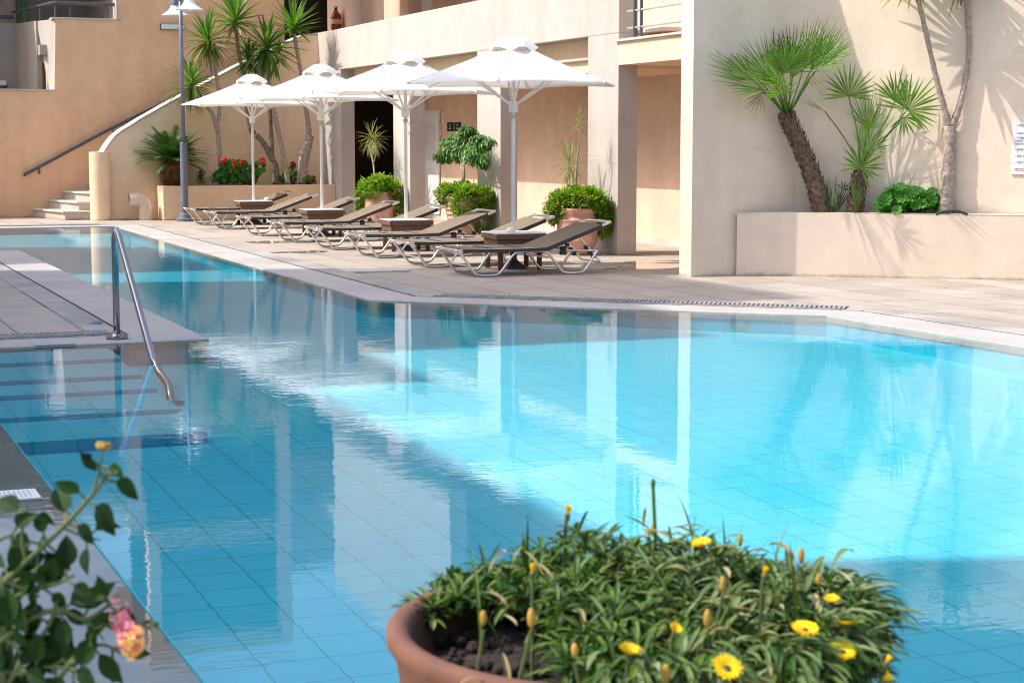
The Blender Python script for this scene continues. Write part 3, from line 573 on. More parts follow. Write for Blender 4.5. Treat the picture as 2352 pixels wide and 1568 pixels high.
q=MB(); q.lathe([(0,.012),(.085,.012),(.085,-.01)],ff,20); q.build('floor_flange','steel',hd)
# small deck fittings
def plate(name,u,v,wx,wy,label,cat,m='coping',z=.0055,h=.006):
    c=G(u,v); q=MB(); q.box(c.x-wx/2,c.x+wx/2,c.y-wy/2,c.y+wy/2,z,z+h); o=q.build(name,m,bevel=.003); return tag(o,label,cat)
plate('skimmer_lid',122,790,.30,.26,'square pale skimmer lid on the near edge of the island','lid')
plate('access_cover',860,623,.75,.45,'rectangular stone access cover on the shaded deck behind the coping','lid','stone',.001,.02)
c=G(220,746); q=thing('deck_light',c,'small dark dome light on the paved island near its grate','light')
m_=MB(); m_.lathe([(0,.035),(.03,.032),(.055,.02),(.065,.0)],c,18); m_.build('dome','lamp',q,smooth=True); m_=MB(); m_.lathe([(.065,.002),(.075,.004),(.075,0)],c,18); m_.build('rim','iron',q)
c=G(30,1142,-.016); q=thing('ledge_grate',c,'square white drain grate on the wet ledge by the lantana','grate')
m_=MB()
for i in range(9): k=-.08+.02*i; m_.box(c.x+k-.004,c.x+k+.004,c.y-.085,c.y+.085,-.0155,-.003); m_.box(c.x-.085,c.x+.085,c.y+k-.004,c.y+k+.004,-.015,-.0035)
m_.build('grid','white',q); m_=MB()
for x0,x1,y0,y1 in((-.105,-.085,-.105,.105),(.085,.105,-.105,.105),(-.085,.085,-.105,-.085),(-.085,.085,.085,.105)): m_.box(c.x+x0,c.x+x1,c.y+y0,c.y+y1,-.0155,-.0025)
m_.build('frame','white',q)

# ------------------------------------------------------------------ loungers
def make_lounger():
    o=thing('sun_lounger',(0,0,0),None,'sun lounger','taupe sun loungers in a row by the pool'); w=.34; bh=.30
    ang=rad(20); hx=1.08; bl=.84; ca,sa=math.cos(ang),math.sin(ang)
    for s in(-1,1):
        y=s*w
        f=MB(); f.tube(bez([(.0,y,bh-.01),(.10,y,.17),(.19,y,.045),(.27,y,.018),(.42,y,.018),(.50,y,.045),(.60,y,.17),(.67,y,bh-.05),(.74,y,bh-.025),(1.0,y,bh-.025),(1.08,y,bh-.05),(1.16,y,.17),(1.26,y,.045),(1.34,y,.018),(1.47,y,.018),(1.55,y,.045),(1.64,y,.17),(1.71,y,bh-.03)],5),.015,8)
        f.build('leg_tube','alu',o,smooth=True)
        f=MB(); f.tube([(1.10,y*.96,bh-.02),(1.70,y*.96,bh-.035)],.014,8); f.build('back_rail','alu',o)
        f=MB(); f.box(1.24,1.32,y*.96-.02,y*.96+.02,bh-.075,bh+.005); f.lathe([(0,.0),(.04,0),(.04,.02),(0,.03)],(1.28,y*.96,bh+.0),10); f.build('hinge_joint','black',o,bevel=.01)
        f=MB(); f.tube([(hx+ca*.45,y*.8,bh+sa*.45-.02),(1.78,y*.8,.13)],.012,6); pr=f.build('prop','alu',o)
        f=MB()
        for k in(.35,.52,.69): p=V(hx+ca*.45,y*.8,bh+sa*.45-.02).lerp(V(1.78,y*.8,.13),k); f.box(p.x-.03,p.x+.02,p.y-.012,p.y+.012,p.z-.05,p.z-.005)
        f.build('notch','black',pr)
    for x,yy,z in((1.78,.28,.13),(.14,w,.125),(1.1,w,.2)): f=MB(); f.tube([(x,-yy,z),(x,yy,z)],.012,6); f.build('cross_bar','alu',o)
    # flat seat frame and sling
    f=MB(); u=w-.012; f.tube(bez([(1.08,-u,bh),(.06,-u,bh),(.0,-u+.05,bh),(0,0,bh),(0,u-.05,bh),(.06,u,bh),(1.08,u,bh)],6),.016,8); f.build('seat_frame','alu',o,smooth=True)
    f=MB(); n=14; A=[]; 
    for i in range(n+1):
        x=.05+(1.09-.05)*i/n; z=bh+.019-.012*math.sin(PI*i/n); A.append((x,z))
    for (x0,z0),(x1,z1) in zip(A,A[1:]): f.hexa([V(x0,-w-.012,z0-.012),V(x1,-w-.012,z1-.012),V(x1,w+.012,z1-.012),V(x0,w+.012,z0-.012)],[V(x0,-w-.012,z0),V(x1,-w-.012,z1),V(x1,w+.012,z1),V(x0,w+.012,z0)])
    sg_=f.build('seat_sling','sling',o)
    f=MB()
    for x in(.42,.80): f=MB(); f.box(x,x+.018,-w+.03,w-.03,bh+.006,bh+.0165); f.build('sling_seam','slinge',sg_)
    for s in(-1,1): f=MB(); f.box(.05,1.09,s*(w+.014)-.002,s*(w+.014)+.002,bh-.026,bh+.010); f.build('sling_hem','slinge',sg_)
    B=lambda t,y,n=0:V(hx+ca*t-sa*n,y,bh+sa*t+ca*n)
    f=MB(); f.tube(bez([B(0,-u),B(bl-.06,-u),B(bl,-u+.07),B(bl+.012,0),B(bl,u-.07),B(bl-.06,u),B(0,u)],6),.018,8); f.build('back_frame','alu',o,smooth=True)
    f=MB(); f.hexa([B(-.02,-w-.012,.008),B(bl-.11,-w-.012,.008),B(bl-.11,w+.012,.008),B(-.02,w+.012,.008)],[B(-.02,-w-.012,.021),B(bl-.11,-w-.012,.021),B(bl-.11,w+.012,.021),B(-.02,w+.012,.021)]); bs=f.build('back_sling','sling',o)
    for s in(-1,1): f=MB(); y=s*(w+.014); f.hexa([B(0,y-.002,-.024),B(bl-.11,y-.002,-.024),B(bl-.11,y+.002,-.024),B(0,y+.002,-.024)],[B(0,y-.002,.019),B(bl-.11,y-.002,.019),B(bl-.11,y+.002,.019),B(0,y+.002,.019)]); f.build('sling_hem','slinge',bs)
    return o
LY=[19.12,20.75,22.68,24.65,26.68,28.72,31.15,32.78]
LL=['nearest taupe sun lounger with raised back, in front of the first brown table','sun lounger tucked just behind the nearest table','third sun lounger from the front, before the second table','sun lounger behind the second table, backrest beside the ficus pot','fifth sun lounger from the front, backrest against the left clay pot','sun lounger behind the third table, half hidden by its top','second to last sun lounger, lit backrest in front of the planter box','farthest sun lounger, nearest to the lamp post']
lproto=make_lounger()
for i,y in enumerate(LY):
    o=lproto if i==0 else copy_tree(lproto); o.location=(7.0-.01*i,y-.02,.012 if False else 0); o.rotation_euler.z=rad(R.uniform(-.8,.8)); o['label']=LL[i]
# ------------------------------------------------------------------ tables and parasols
UM=[(8.12,19.88),(8.11,23.85),(8.10,28.05),(8.10,32.6)]
TL=['brown resin table round the nearest parasol pole','brown resin table round the second parasol pole','brown resin table round the third parasol pole','brown resin table round the farthest parasol pole']
def make_table():
    o=thing('side_table',(0,0,0),None,'table','brown tables round the parasol poles'); h=.44; a=.31
    f=MB(); f.box(-a,a,-a,a,h-.012,h); f.build('table_top','tabletop',o,bevel=.004)
    f=MB(); f.box(-a-.004,a+.004,-a-.004,a+.004,h-.075,h-.0125); f.build('rim','brown',o,bevel=.006)
    f=MB(); b_=a-.025
    for k in range(4):
        pr=[(-b_,h-.075),(-b_,h-.24),(-b_+.13,h-.24),(-b_+.17,h-.16),(b_-.17,h-.16),(b_-.13,h-.24),(b_,h-.24),(b_,h-.075)]
        A=[V(x,-b_,z) for x,z in pr]; Bq=[V(x,-b_+.018,z) for x,z in pr]; m=Matrix.Rotation(k*PI/2,3,'Z'); f.solid([m@p for p in A],[m@p for p in Bq])
    f.build('apron','brown',o)
    for sx in(-1,1):
        for sy in(-1,1): f=MB(); f.lathe([(0,0),(.03,0),(.034,.22),(.034,h-.2)],(sx*.245,sy*.245,0),12); f.build('leg','brown',o,smooth=True)
    return o
def make_umbrella():
    o=thing('parasol',(0,0,0),None,'parasol','white hexagonal parasols over the loungers'); Rr=1.32; zr=2.20; zt=2.60; n=6; rv=.26
    f=MB(); f.tube([(0,0,0.03),(0,0,2.62)],.024,14); f.build('pole','white',o,smooth=True)
    f=MB(); f.hexa([V(-.13,-.13,0),V(.13,-.13,0),V(.13,.13,0),V(-.13,.13,0)],[V(-.035,-.035,.11),V(.035,-.035,.11),V(.035,.035,.11),V(-.035,.035,.11)]); f.tube([(0,0,.1),(0,0,.3)],.042,12); f.build('base','iron',o)
    f=MB(); m=8; rows=[]
    for i in range(n*m):
        k=i/m; a0=math.floor(k)*PI/3; t=k-math.floor(k); p0=V(math.cos(a0),math.sin(a0),0); p1=V(math.cos(a0+PI/3),math.sin(a0+PI/3),0)
        pm=p0.lerp(p1,t); sag=math.sin(PI*t); col=[]
        for j in range(9):
            s=rv+(Rr-rv)*j/8; q=pm*(s*(1-.03*sag*j/8)); z=zt-.045*0+(zr-zt)*((s-rv)/(Rr-rv))**.9 - .035*sag*math.sin(PI*j/8)
            col.append(V(q.x,q.y,z+.02*sag*(j/8)**3))
        q=col[-1]; col.append(V(q.x*1.004,q.y*1.004,q.z-.022)); rows.append(col)
    vs=[p for c_ in rows for p in c_]; k=len(rows[0]); N=len(rows)
    f.add(vs,[(i*k+j,((i+1)%N)*k+j,((i+1)%N)*k+j+1,i*k+j+1) for i in range(N) for j in range(k-1)]); ca=f.build('canopy','canvas',o)
    for pl_ in ca.data.polygons: pl_.use_smooth=True
    # mark seams
    f=MB()
    for i in range(6):
        a=i*PI/3; d=V(math.cos(a),math.sin(a),0)
        f.tube([d*rv+UZ*(zt+.004)]+[d*(rv+(Rr-rv)*j/8)+UZ*(zt+(zr-zt)*(j/8)**.9+.003) for j in range(1,9)],.0028,5)
    f.build('seam','canvas',ca)
    # vent cap with wavy skirt
    f=MB(); M2=36; cols=[]
    for i in range(M2):
        a=2*PI*i/M2; wv=1+.05*math.sin(6*a)+.02*math.sin(11*a+1); dz=-.028*math.cos(6*a)+.010*math.sin(13*a); fo=.012*math.sin(17*a)
        cols.append([V(.03*math.cos(a),.03*math.sin(a),2.765),V(.11*math.cos(a),.11*math.sin(a),2.748+fo*.6),V(.21*wv*math.cos(a),.21*wv*math.sin(a),2.69+fo),V(.295*wv*math.cos(a),.295*wv*math.sin(a),2.605+dz)])
    f.add([p for c_ in cols for p in c_],[(i*4+j,((i+1)%M2)*4+j,((i+1)%M2)*4+j+1,i*4+j+1) for i in range(M2) for j in range(3)]); cp_=f.build('vent_cap','canvas',o,smooth=True)
    f=MB(); f.lathe([(.262,2.58),(.25,2.63),(.10,2.71)],(0,0,0),24); f.build('vent_lining','pvc',cp_)
    # hub, ribs, struts
    f=MB(); f.lathe([(.03,1.86),(.055,1.87),(.06,1.97),(.045,2.0),(.03,2.0)],(0,0,0),16); f.build('hub','white',o)
    for i in range(6):
        a=i*PI/3; d=V(math.cos(a),math.sin(a),0); sd=V(-d.y,d.x,0)
        f=MB(); P0=d*.05+UZ*2.545; P1=d*(Rr+.015)+UZ*(zr-.018)
        f.hexa([P0-sd*.012,P1-sd*.012,P1+sd*.012,P0+sd*.012],[P0-sd*.012+UZ*.03,P1-sd*.012+UZ*.022,P1+sd*.012+UZ*.022,P0+sd*.012+UZ*.03]); rb=f.build('rib','white',o)
        f=MB(); Q0=d*.05+UZ*1.95; Q1=d*.72+UZ*(zt-.05+(zr-zt)*.45); f.hexa([Q0-sd*.010,Q1-sd*.010,Q1+sd*.010,Q0+sd*.010],[Q0-sd*.010+UZ*.024,Q1-sd*.010+UZ*.02,Q1+sd*.010+UZ*.02,Q0+sd*.010+UZ*.024]); f.build('strut','white',rb)
    f=MB()
    for z in(1.80,1.815,1.83): f.lathe([(.034,z-.006),(.041,z),(.034,z+.006)],(0,0,0),12)
    f.tube(bez([(.035,0,1.8),(.07,-.02,1.72),(.05,-.03,1.62),(.035,0,1.66)],6),.005,5); f.build('cord','pvc',o)
    return o
PLB=['nearest white parasol, left corner in blue shade','second white parasol from the front, beside the dark doorway pot','third white parasol from the front, in front of the left pier','farthest white parasol, next to the lamp post']
tp_=make_table(); up_=make_umbrella()
for i,(x,y) in enumerate(UM):
    t=tp_ if i==0 else copy_tree(tp_); t.location=(x,y,0); t['label']=TL[i]; t.rotation_euler.z=rad(-4)
    u=up_ if i==0 else copy_tree(up_); u.location=(x,y,0.0); u['label']=PLB[i]; u.rotation_euler.z=rad([0,-3,2,4][i])
# small things on the table tops
for (x,y,lb) in((8.33,32.52,'white rounded ashtray on the farthest table'),(8.02,19.72,'small white wedge by the pole on the nearest table')):
    q=MB(); q.lathe([(0,.0),(.05,0),(.055,.02),(.045,.05),(.02,.065),(0,.067)],(x,y,.441),14); tag(q.build('ashtray','white',smooth=True),lb,'ashtray')

# ------------------------------------------------------------------ plants
def rosette(gm,dm,c,n,ln,wd,axis=V(0,0,1),lo=-25,hi=85,dry=.0,droop=.5,rr=.03,drylo=-70):
    c=Vector(c); axis=Vector(axis).normalized(); rot=V(0,0,1).rotation_difference(axis)
    for i in range(n):
        t=(i+.5)/n; az=i*2.39996+R.uniform(-.25,.25); el=rad(hi+(lo-hi)*t**.8+R.uniform(-7,7)); d=V(math.cos(az)*math.cos(el),math.sin(az)*math.cos(el),math.sin(el)); d=rot@d
        p=c+axis*(.16*(1-t)-.04)+V(math.cos(az),math.sin(az),0)*rr*t
        mb=dm if (dm is not None and t>1-dry and R.random()<.7) else gm
        mb.blade(p,d,ln*R.uniform(.75,1.1)*(.8+.35*math.sin(PI*min(1,t+.15))),wd,droop*R.uniform(.3,1.4)*(.3+t),6,.22)
    if dm is not None:
        for i in range(int(n*dry*.8)):
            az=R.uniform(0,2*PI); el=rad(R.uniform(drylo,-20)); d=rot@V(math.cos(az)*math.cos(el),math.sin(az)*math.cos(el),math.sin(el))
            dm.blade(c-axis*R.uniform(.0,.1),d,ln*R.uniform(.5,.95),wd*.7,R.uniform(.3,1.2),5,.3)
def trunk(pts,radii,n=9,knob=.12):
    P=bez(pts,7); k=len(P); rr=[]
    for i in range(k):
        t=i/(k-1)*(len(radii)-1); a=int(min(t,len(radii)-2)); rr.append((radii[a]+(radii[a+1]-radii[a])*(t-a))*(1+R.uniform(-knob,knob)))
    return P,rr
def yucca(name,base,stems,heads,label,bark='bark',group=None,branches=True):
    o=thing(name,base,label,'yucca',group); mb=MB()
    for pts,rd in stems: P,rr=trunk(pts,rd); mb.tube(P,rr,9)
    mb.build('trunk',bark,o,smooth=True)
    for (c,n,ln,wd,dry,droop,ax,lo) in heads:
        gm=MB(); dm=MB(); rosette(gm,dm,c,int(n*1.25),ln*1.08,wd*1.45,ax,lo,86,dry,droop); h=gm.build('leaf_head','yucca',o)
        if dm.v: dm.build('dry_leaf_skirt','dry',h)
    return o
def P5(u,v,y=35.22): return PY(u,v,y)
yucca('yucca_tree',P5(507,424),[([P5(509,424),P5(505,370),P5(500,300),P5(497,290)],[.055,.05,.05,.05]),([P5(497,292),P5(504,262),P5(503,215),P5(495,165),P5(486,128),P5(480,110)],[.045,.04,.038,.034,.032,.03]),([P5(497,292),P5(488,262),P5(470,240),P5(455,222),P5(446,208)],[.045,.035,.03,.03,.028])],
  [(P5(478,104),64,.62,.042,.45,1.0,V(-.1,-.1,1),-55),(P5(441,203),58,.58,.04,.5,1.2,V(-.12,-.15,1),-60)],'two headed yucca with shaggy drying leaves right behind the lamp post')
yucca('yucca_tree',P5(632,424),[([P5(633,424),P5(632,385),P5(622,360),P5(600,322),P5(578,300),P5(570,262),P5(568,235)],[.075,.07,.065,.06,.058,.055,.05]),([P5(568,235),P5(562,180),P5(550,130),P5(545,90),P5(541,62)],[.048,.042,.04,.038,.035]),([P5(626,365),P5(622,300),P5(620,240),P5(608,190),P5(590,170),P5(576,155)],[.045,.045,.042,.035,.03,.03]),([P5(616,215),P5(622,175),P5(634,150),P5(640,138)],[.03,.026,.022,.02])],
  [(P5(540,55),44,.66,.05,.12,.35,V(0,-.1,1),-20),(P5(572,147,35.35),46,.44,.035,.1,.8,V(-.1,0,1),-30),(P5(641,130,35.35),26,.28,.025,.1,.6,V(0,0,1),-20)],'crooked yucca with dark curved trunk leaning behind the farthest parasol','barkdk')
yucca('yucca_tree',P5(662,424,35.1),[([P5(662,424,35.1),P5(653,370,35.1),P5(641,310,35.1),P5(628,250,35.1),P5(620,205,35.1),P5(616,165,35.1),P5(613,128,35.1)],[.06,.052,.05,.048,.044,.042,.04])],
  [(P5(612,118,35.1),52,.70,.058,.06,.8,V(.05,-.2,1),-75)],'yucca with the broadest bright green head above the farthest parasol')
yucca('yucca_tree',P5(697,424,35.15),[([P5(694,424,35.15),P5(697,372,35.15),P5(706,335,35.15),P5(712,312,35.15)],[.11,.095,.10,.085]),([P5(711,316,35.15),P5(706,270,35.15),P5(697,215,35.15),P5(690,160,35.15),P5(680,105,35.15),P5(676,78,35.15)],[.06,.05,.045,.042,.04,.038])],
  [(P5(674,70,35.15),42,.60,.05,.0,.35,V(0,-.05,1),-8)],'straight tall yucca on a thick knotted stump next to the facade')
# cycad
c=P5(397,424); cyo=thing('cycad',(c.x,c.y,.6),'dark green cycad with shaggy brown trunk behind the lamp post','cycad')
tm=MB()
for i in range(420):
    t=R.random(); a=R.uniform(0,2*PI); r=.13+.10*math.sin(PI*min(1,t*1.05))+.10*t; tm.blade(V(c.x+math.cos(a)*r*.7,c.y+math.sin(a)*r*.7,.60+.50*t),V(math.cos(a),math.sin(a),.5-1.2*R.random()),R.uniform(.06,.13),.03,.6,2,.2)
tm.lathe([(.14,0),(.17,.2),(.24,.45),(.15,.55)],(c.x,c.y,.60),12); tm.build('trunk','thatch',cyo)
cr=MB()
for i in range(64):
    az=i*2.4+R.uniform(-.2,.2); t=i/64; el=rad(72-62*t+R.uniform(-6,6)); ln=R.uniform(.68,.86); p=V(c.x,c.y,1.10); d=V(math.cos(az)*math.cos(el),math.sin(az)*math.cos(el),math.sin(el)); sd=V(-math.sin(az),math.cos(az),0); seg=26
    for k in range(seg):
        tt=k/seg; d=(d+V(0,0,-1)*.032*(.5+tt)).normalized(); p=p+d*(ln/seg)
        if k>3:
            l2=.17*math.sin(PI*(.12+.84*tt))**.7; nn=sd.cross(d)
            for s in(-1,1): cr.blade(p,sd*s+d*.75+nn*-.15,l2,.036,.15,2,.1,'lin',side=d)
    
cr.build('fronds','sago',cyo)
# geraniums in the left planter
def geranium(name,base,blobs,n,lr,lm,label,cat,flowers=(),fm='red',fr=.055):
    o=thing(name,base,label,cat); st_=MB(); lm_=MB()
    for (cc,rad_,k) in blobs:
        cc=Vector(cc)
        for i in range(k):
            d=V(R.gauss(0,1),R.gauss(0,1),R.gauss(.3,.8)).normalized(); p=cc+V(d.x*rad_[0],d.y*rad_[1],d.z*rad_[2])*R.uniform(.6,1.05)
            nrm=(d+V(-.5,-.6,.8)*R.uniform(.4,1.3)+V(R.uniform(-.4,.4),R.uniform(-.4,.4),0)).normalized(); r=lr*R.uniform(.6,1.15); a=nrm.orthogonal().normalized(); b_=nrm.cross(a); m=14
            lm_.add([p-nrm*r*.15]+[p+(a*math.cos(2*PI*j/m)+b_*math.sin(2*PI*j/m))*r*(1+.10*math.cos(j*PI))+nrm*r*.22*(1-.35*math.cos(j*PI)) for j in range(m)],[(0,1+j,1+(j+1)%m) for j in range(m)])
            if i%3==0: st_.tube([Vector(base)+V((cc.x-base[0])*.6,0,.0),p.lerp(Vector((cc.x,cc.y,base[2])),.4),p],.006,5)
    st_.build('stem','lstem',o); lm_.build('foliage',lm,o)
    for fc in flowers:
        f=MB(); fc=Vector(fc)
        for i in range(46): d=V(R.gauss(0,1),R.gauss(0,1),R.gauss(.2,1)).normalized(); f.disc(fc+d*fr*R.uniform(.75,1.05),d+V(R.uniform(-.4,.4),R.uniform(-.4,.4),.2),fr*.36,6,.003)
        fo=f.build('blossom',fm,o); f=MB(); f.tube([fc-UZ*fr,fc-UZ*(fr+.12)],.005,5); f.build('flower_stalk','lstem',fo)
    return o
Q=lambda u,v,y=35.1:PY(u,v,y)
b0=Q(555,424); geranium('geranium',b0,[(Q(530,395),(.26,.16,.22),95),(Q(565,400),(.28,.16,.20),100),(Q(508,408),(.2,.13,.13),40),(Q(592,388),(.13,.13,.14),40),(Q(540,378),(.25,.15,.1),50)],0,.055,'ger','leafy geranium with orange red flowers in the planter box','geranium',[Q(514,368,35.0),Q(536,377,34.98),Q(554,376,35.0),Q(603,369,35.0)],'red',.065)
b0=Q(665,424,35.25); geranium('geranium',b0,[(Q(668,400,35.3),(.18,.12,.22),55),(Q(655,412,35.3),(.15,.1,.12),30)],0,.045,'ger','small geranium with one crimson flower between two yucca trunks','geranium',[Q(672,378,35.25)],'crim',.06)
b0=Q(712,424,35.15); geranium('geranium',b0,[(Q(709,414,35.1),(.16,.12,.1),45)],0,.04,'ger','low geranium with a crimson bud in the planter corner by the facade','geranium',[Q(719,412,35.0)],'crim',.045)
c=Q(461,422,35.0); su=MB(); rosette(su,None,c+UZ*.02,40,.16,.035,V(0,0,1),0,85,0,.1); tag(su.build('succulent','sago'),'small dark succulent rosette at the planter rim beside the cycad','succulent')
# clay pots with bushes
def pot(c,kind,label):
    c=Vector(c); o=thing('clay_pot',c,label,'pot','big clay pots along the arcade')
    if kind==1: pr=[(0,0),(.19,0),(.24,.12),(.285,.28),(.305,.40),(.30,.50),(.27,.58),(.29,.61),(.29,.64),(.25,.64),(.24,.56),(0,.56)]
    elif kind==2: pr=[(0,0),(.17,0),(.20,.06)]+sum([[(.205+.09*k/6,.08+.075*k),(.228+.09*k/6,.10+.075*k),(.205+.09*k/6+.01,.13+.075*k)] for k in range(7)],[])+[(.33,.64),(.33,.67),(.28,.67),(.26,.58),(0,.58)]
    else: pr=[(0,0),(.17,0),(.21,.10),(.245,.18),(.262,.205),(.25,.22),(.28,.36),(.27,.46),(.285,.475),(.255,.49),(.235,.55),(.28,.60),(.28,.63),(.24,.63),(.22,.56),(0,.56)]
    q=MB(); q.lathe([(r*1.03,z) for r,z in pr],c,36); q.build('pot_body','terra',o,smooth=(kind!=2))
    q=MB(); q.lathe([(0,.575),(.24,.575)],c,20); q.build('soil','soil',o)
    return c
def bush(c,blobs,n,label,gaps=()):
    o=thing('pot_shrub',Vector(c)+V(0,0,.57),label,'shrub','clipped shrubs filling the clay pots'); q=MB(); tw=MB(); fl_=MB()
    for (dx,dy,dz,rx,ry,rz,wt_) in blobs:
        rx*=.9; ry*=.9; rz*=.9; dz=.62+(dz-.62)*.92
        for i in range(int(n*wt_)):
            d=V(R.gauss(0,1),R.gauss(0,1),R.gauss(0,1)).normalized(); rr=R.uniform(.72,1.06); bumpy=1+.20*math.sin(d.x*6+dz*9)*math.sin(d.y*5+d.z*6+dx*9)+(R.uniform(.05,.3) if R.random()<.05 else 0)
            p=Vector(c)+V(dx+d.x*rx*rr*bumpy,dy+d.y*ry*rr*bumpy,dz+d.z*rz*rr*bumpy); k=(d+V(R.uniform(-.7,.7),R.uniform(-.7,.7),R.uniform(-.2,.9))).normalized()
            q.blade(p,k,R.uniform(.04,.072),R.uniform(.026,.042),.5,3,.15,'ovate')
            if R.random()<.012: fl_.disc(p+d*.02,d,.012,6,.002)
        for i in range(14):
            d=V(R.gauss(0,1),R.gauss(0,1),R.gauss(.2,.7)).normalized(); tw.tube([Vector(c)+V(dx*.3,dy*.3,.58),Vector(c)+V(dx+d.x*rx*.8,dy+d.y*ry*.8,dz+d.z*rz*.8)],.004,4)
    q.build('foliage','bush',o); tw.build('twig','barkdk',o); fl_.build('floret','orp',o)
XPOT=9.93
yp=[30.62,26.36,22.0]
c=pot((XPOT,yp[0],0),1,'round clay pot in front of the dark doorway')
bush(c,[(0,0,.74,.30,.30,.20,.55),(-.12,-.12,.70,.26,.26,.20,.35),(.2,-.2,.60,.16,.17,.22,.25),(.23,-.18,.40,.12,.14,.22,.16),(-.28,.1,.55,.16,.17,.28,.3),(-.3,.12,.34,.13,.13,.2,.15)],3600,'bright green shrub round the dracaena with split stem')
c=pot((XPOT,yp[1],0),2,'ribbed clay pot below the weeping ficus')
bush(c,[(0,0,.70,.34,.34,.20,.5),(-.22,.1,.70,.22,.22,.17,.3),(-.1,-.28,.54,.2,.2,.28,.4),(.22,-.18,.60,.22,.22,.22,.35),(.2,-.25,.30,.14,.14,.26,.2)],3600,'widest green shrub, spilling over the ribbed pot under the ficus')
c=pot((XPOT,yp[2],0),3,'round clay pot with a raised ring next to the nearest lounger backrest')
bush(c,[(0,0,.76,.30,.30,.17,.45),(-.2,.1,.66,.22,.22,.2,.3),(.12,-.1,.74,.26,.26,.16,.3),(.28,-.16,.54,.15,.15,.20,.22),(.31,-.16,.38,.11,.11,.17,.12),(-.32,.1,.56,.13,.14,.16,.15)],3600,'rounded green shrub round the tall thin two headed dracaena')
# dracaena in pot 1
def P1(u,v): return PX(u,v,XPOT)
def drac(base,stems,heads,label):
    o=thing('dracaena',base,label,'dracaena'); q=MB()
    for pts,rd in stems: P,rr=trunk(pts,rd,7,.08); q.tube(P,rr,7)
    q.build('stem','bark',o,smooth=True)
    for c_,n,ln,wd,lo,dr in heads: g_=MB(); rosette(g_,None,c_,n,ln,wd,V(0,0,1),lo,84,0,dr,.01); g_.build('leaf_head','drac',o)
drac(P1(861,410),[([P1(861,412),P1(858,380),P1(857,372)],[.018,.016,.016]),([P1(857,374),P1(851,350),P1(848,335),P1(852,322)],[.014,.012,.012,.012]),([P1(858,374),P1(864,352),P1(862,335)],[.013,.012,.012]),([P1(857,374),P1(854,345),P1(855,325)],[.012,.012,.012])],
  [(P1(853,327),56,.34,.016,-65,1.6),(P1(861,332),34,.30,.015,-60,1.6)],'spiky dracaena on forked stems before the dark doorway')
drac(P1(1322,434),[([P1(1322,436),P1(1324,400),P1(1325,372),P1(1330,340),P1(1332,310),P1(1329,292)],[.022,.018,.013,.011,.010,.010]),([P1(1320,434),P1(1315,410),P1(1308,390)],[.022,.018,.016])],
  [(P1(1308,388),64,.36,.016,-45,1.1),(P1(1329,291),30,.20,.012,-20,.5)],'tall thin dracaena with a small top head and a lower bushy head')
# ficus
c=V(XPOT,yp[1],.6); fc=thing('ficus_tree',c,'small weeping ficus with glossy leaves in the ribbed pot','tree')
q=MB(); P,rr=trunk([P1(1064,425),P1(1063,400),P1(1061,375),P1(1063,350)],[.032,.03,.028,.025],8,.06); q.tube(P,rr,8); q.tube([P1(1066,425),P1(1066,395),P1(1064,372)],.02,6)
hubs=[(1040,338,.18),(1075,325,.20),(1095,342,.17),(1060,316,.19),(1035,322,.15),(1100,328,.15),(1030,345,.2),(1105,355,.2),(1082,302,.14),(1020,355,.16),(1120,372,.12),(1050,352,.18),(1000,360,.10),(1085,297,.10),(1030,328,.12),(1096,318,.12)]
lf_=MB()
for u,v,r in hubs:
    h=P1(u,v)+V(R.uniform(-.12,.12),R.uniform(-.1,.1),0); q.tube([P1(1063,352),(P1(1063,352)+h)/2+UZ*.03,h],.009,5)
    for i in range(int(360*r/.2)):
        d=V(R.gauss(0,1),R.gauss(0,1),R.gauss(0,1)).normalized(); p=h+V(d.x*r,d.y*r,d.z*r*.72)*R.uniform(.45,1.08); lf_.blade(p,V(d.x*.7+R.uniform(-.3,.3),d.y*.7+R.uniform(-.3,.3),-.45+d.z*.4),R.uniform(.05,.085),R.uniform(.022,.034),.8,4,.2,'ovate')
q.build('trunk','bark',fc,smooth=True); lf_.build('crown','ficus',fc)

# fan palms on the right
def fan(o,root,hub,dirv,face,rad_,n,spread,m='fan',droop=.07,pw=.007,split=.45):
    """one fan leaf: petiole from root to hub, n folded leaflets around dirv in the plane facing 'face'"""
    root,hub=Vector(root),Vector(hub); dirv=Vector(dirv).normalized(); face=Vector(face); face=(face-dirv*face.dot(dirv)).normalized(); sd=dirv.cross(face).normalized()
    q=MB(); mid=(root+hub)/2+UZ*.03+(hub-root).cross(face)*.02; 
    n=max(6,int(n*.66))
    for k in range(n):
        t=(k/(n-1)-.5)*2; a=t*spread+R.uniform(-.5,.5)*spread/n; d=dirv*math.cos(a)+sd*math.sin(a); d=(d+face*R.uniform(-.10,.10)+face*.10*abs(t)).normalized(); ln=rad_*(1-.22*abs(t)**1.5)*R.uniform(.84,1.06)
        q.blade(hub,d,ln,rad_*1.05*spread*2/n*.40,droop*R.uniform(.4,1.6),6,.30,'fanl',side=d.cross(face))
    f=q.build('frond',m,o); q=MB(); q.tube(bez([root,mid,hub],6),[pw*1.5]*4+[pw]*9,5); q.build('petiole','yucca',f)
_ob=MB.blade
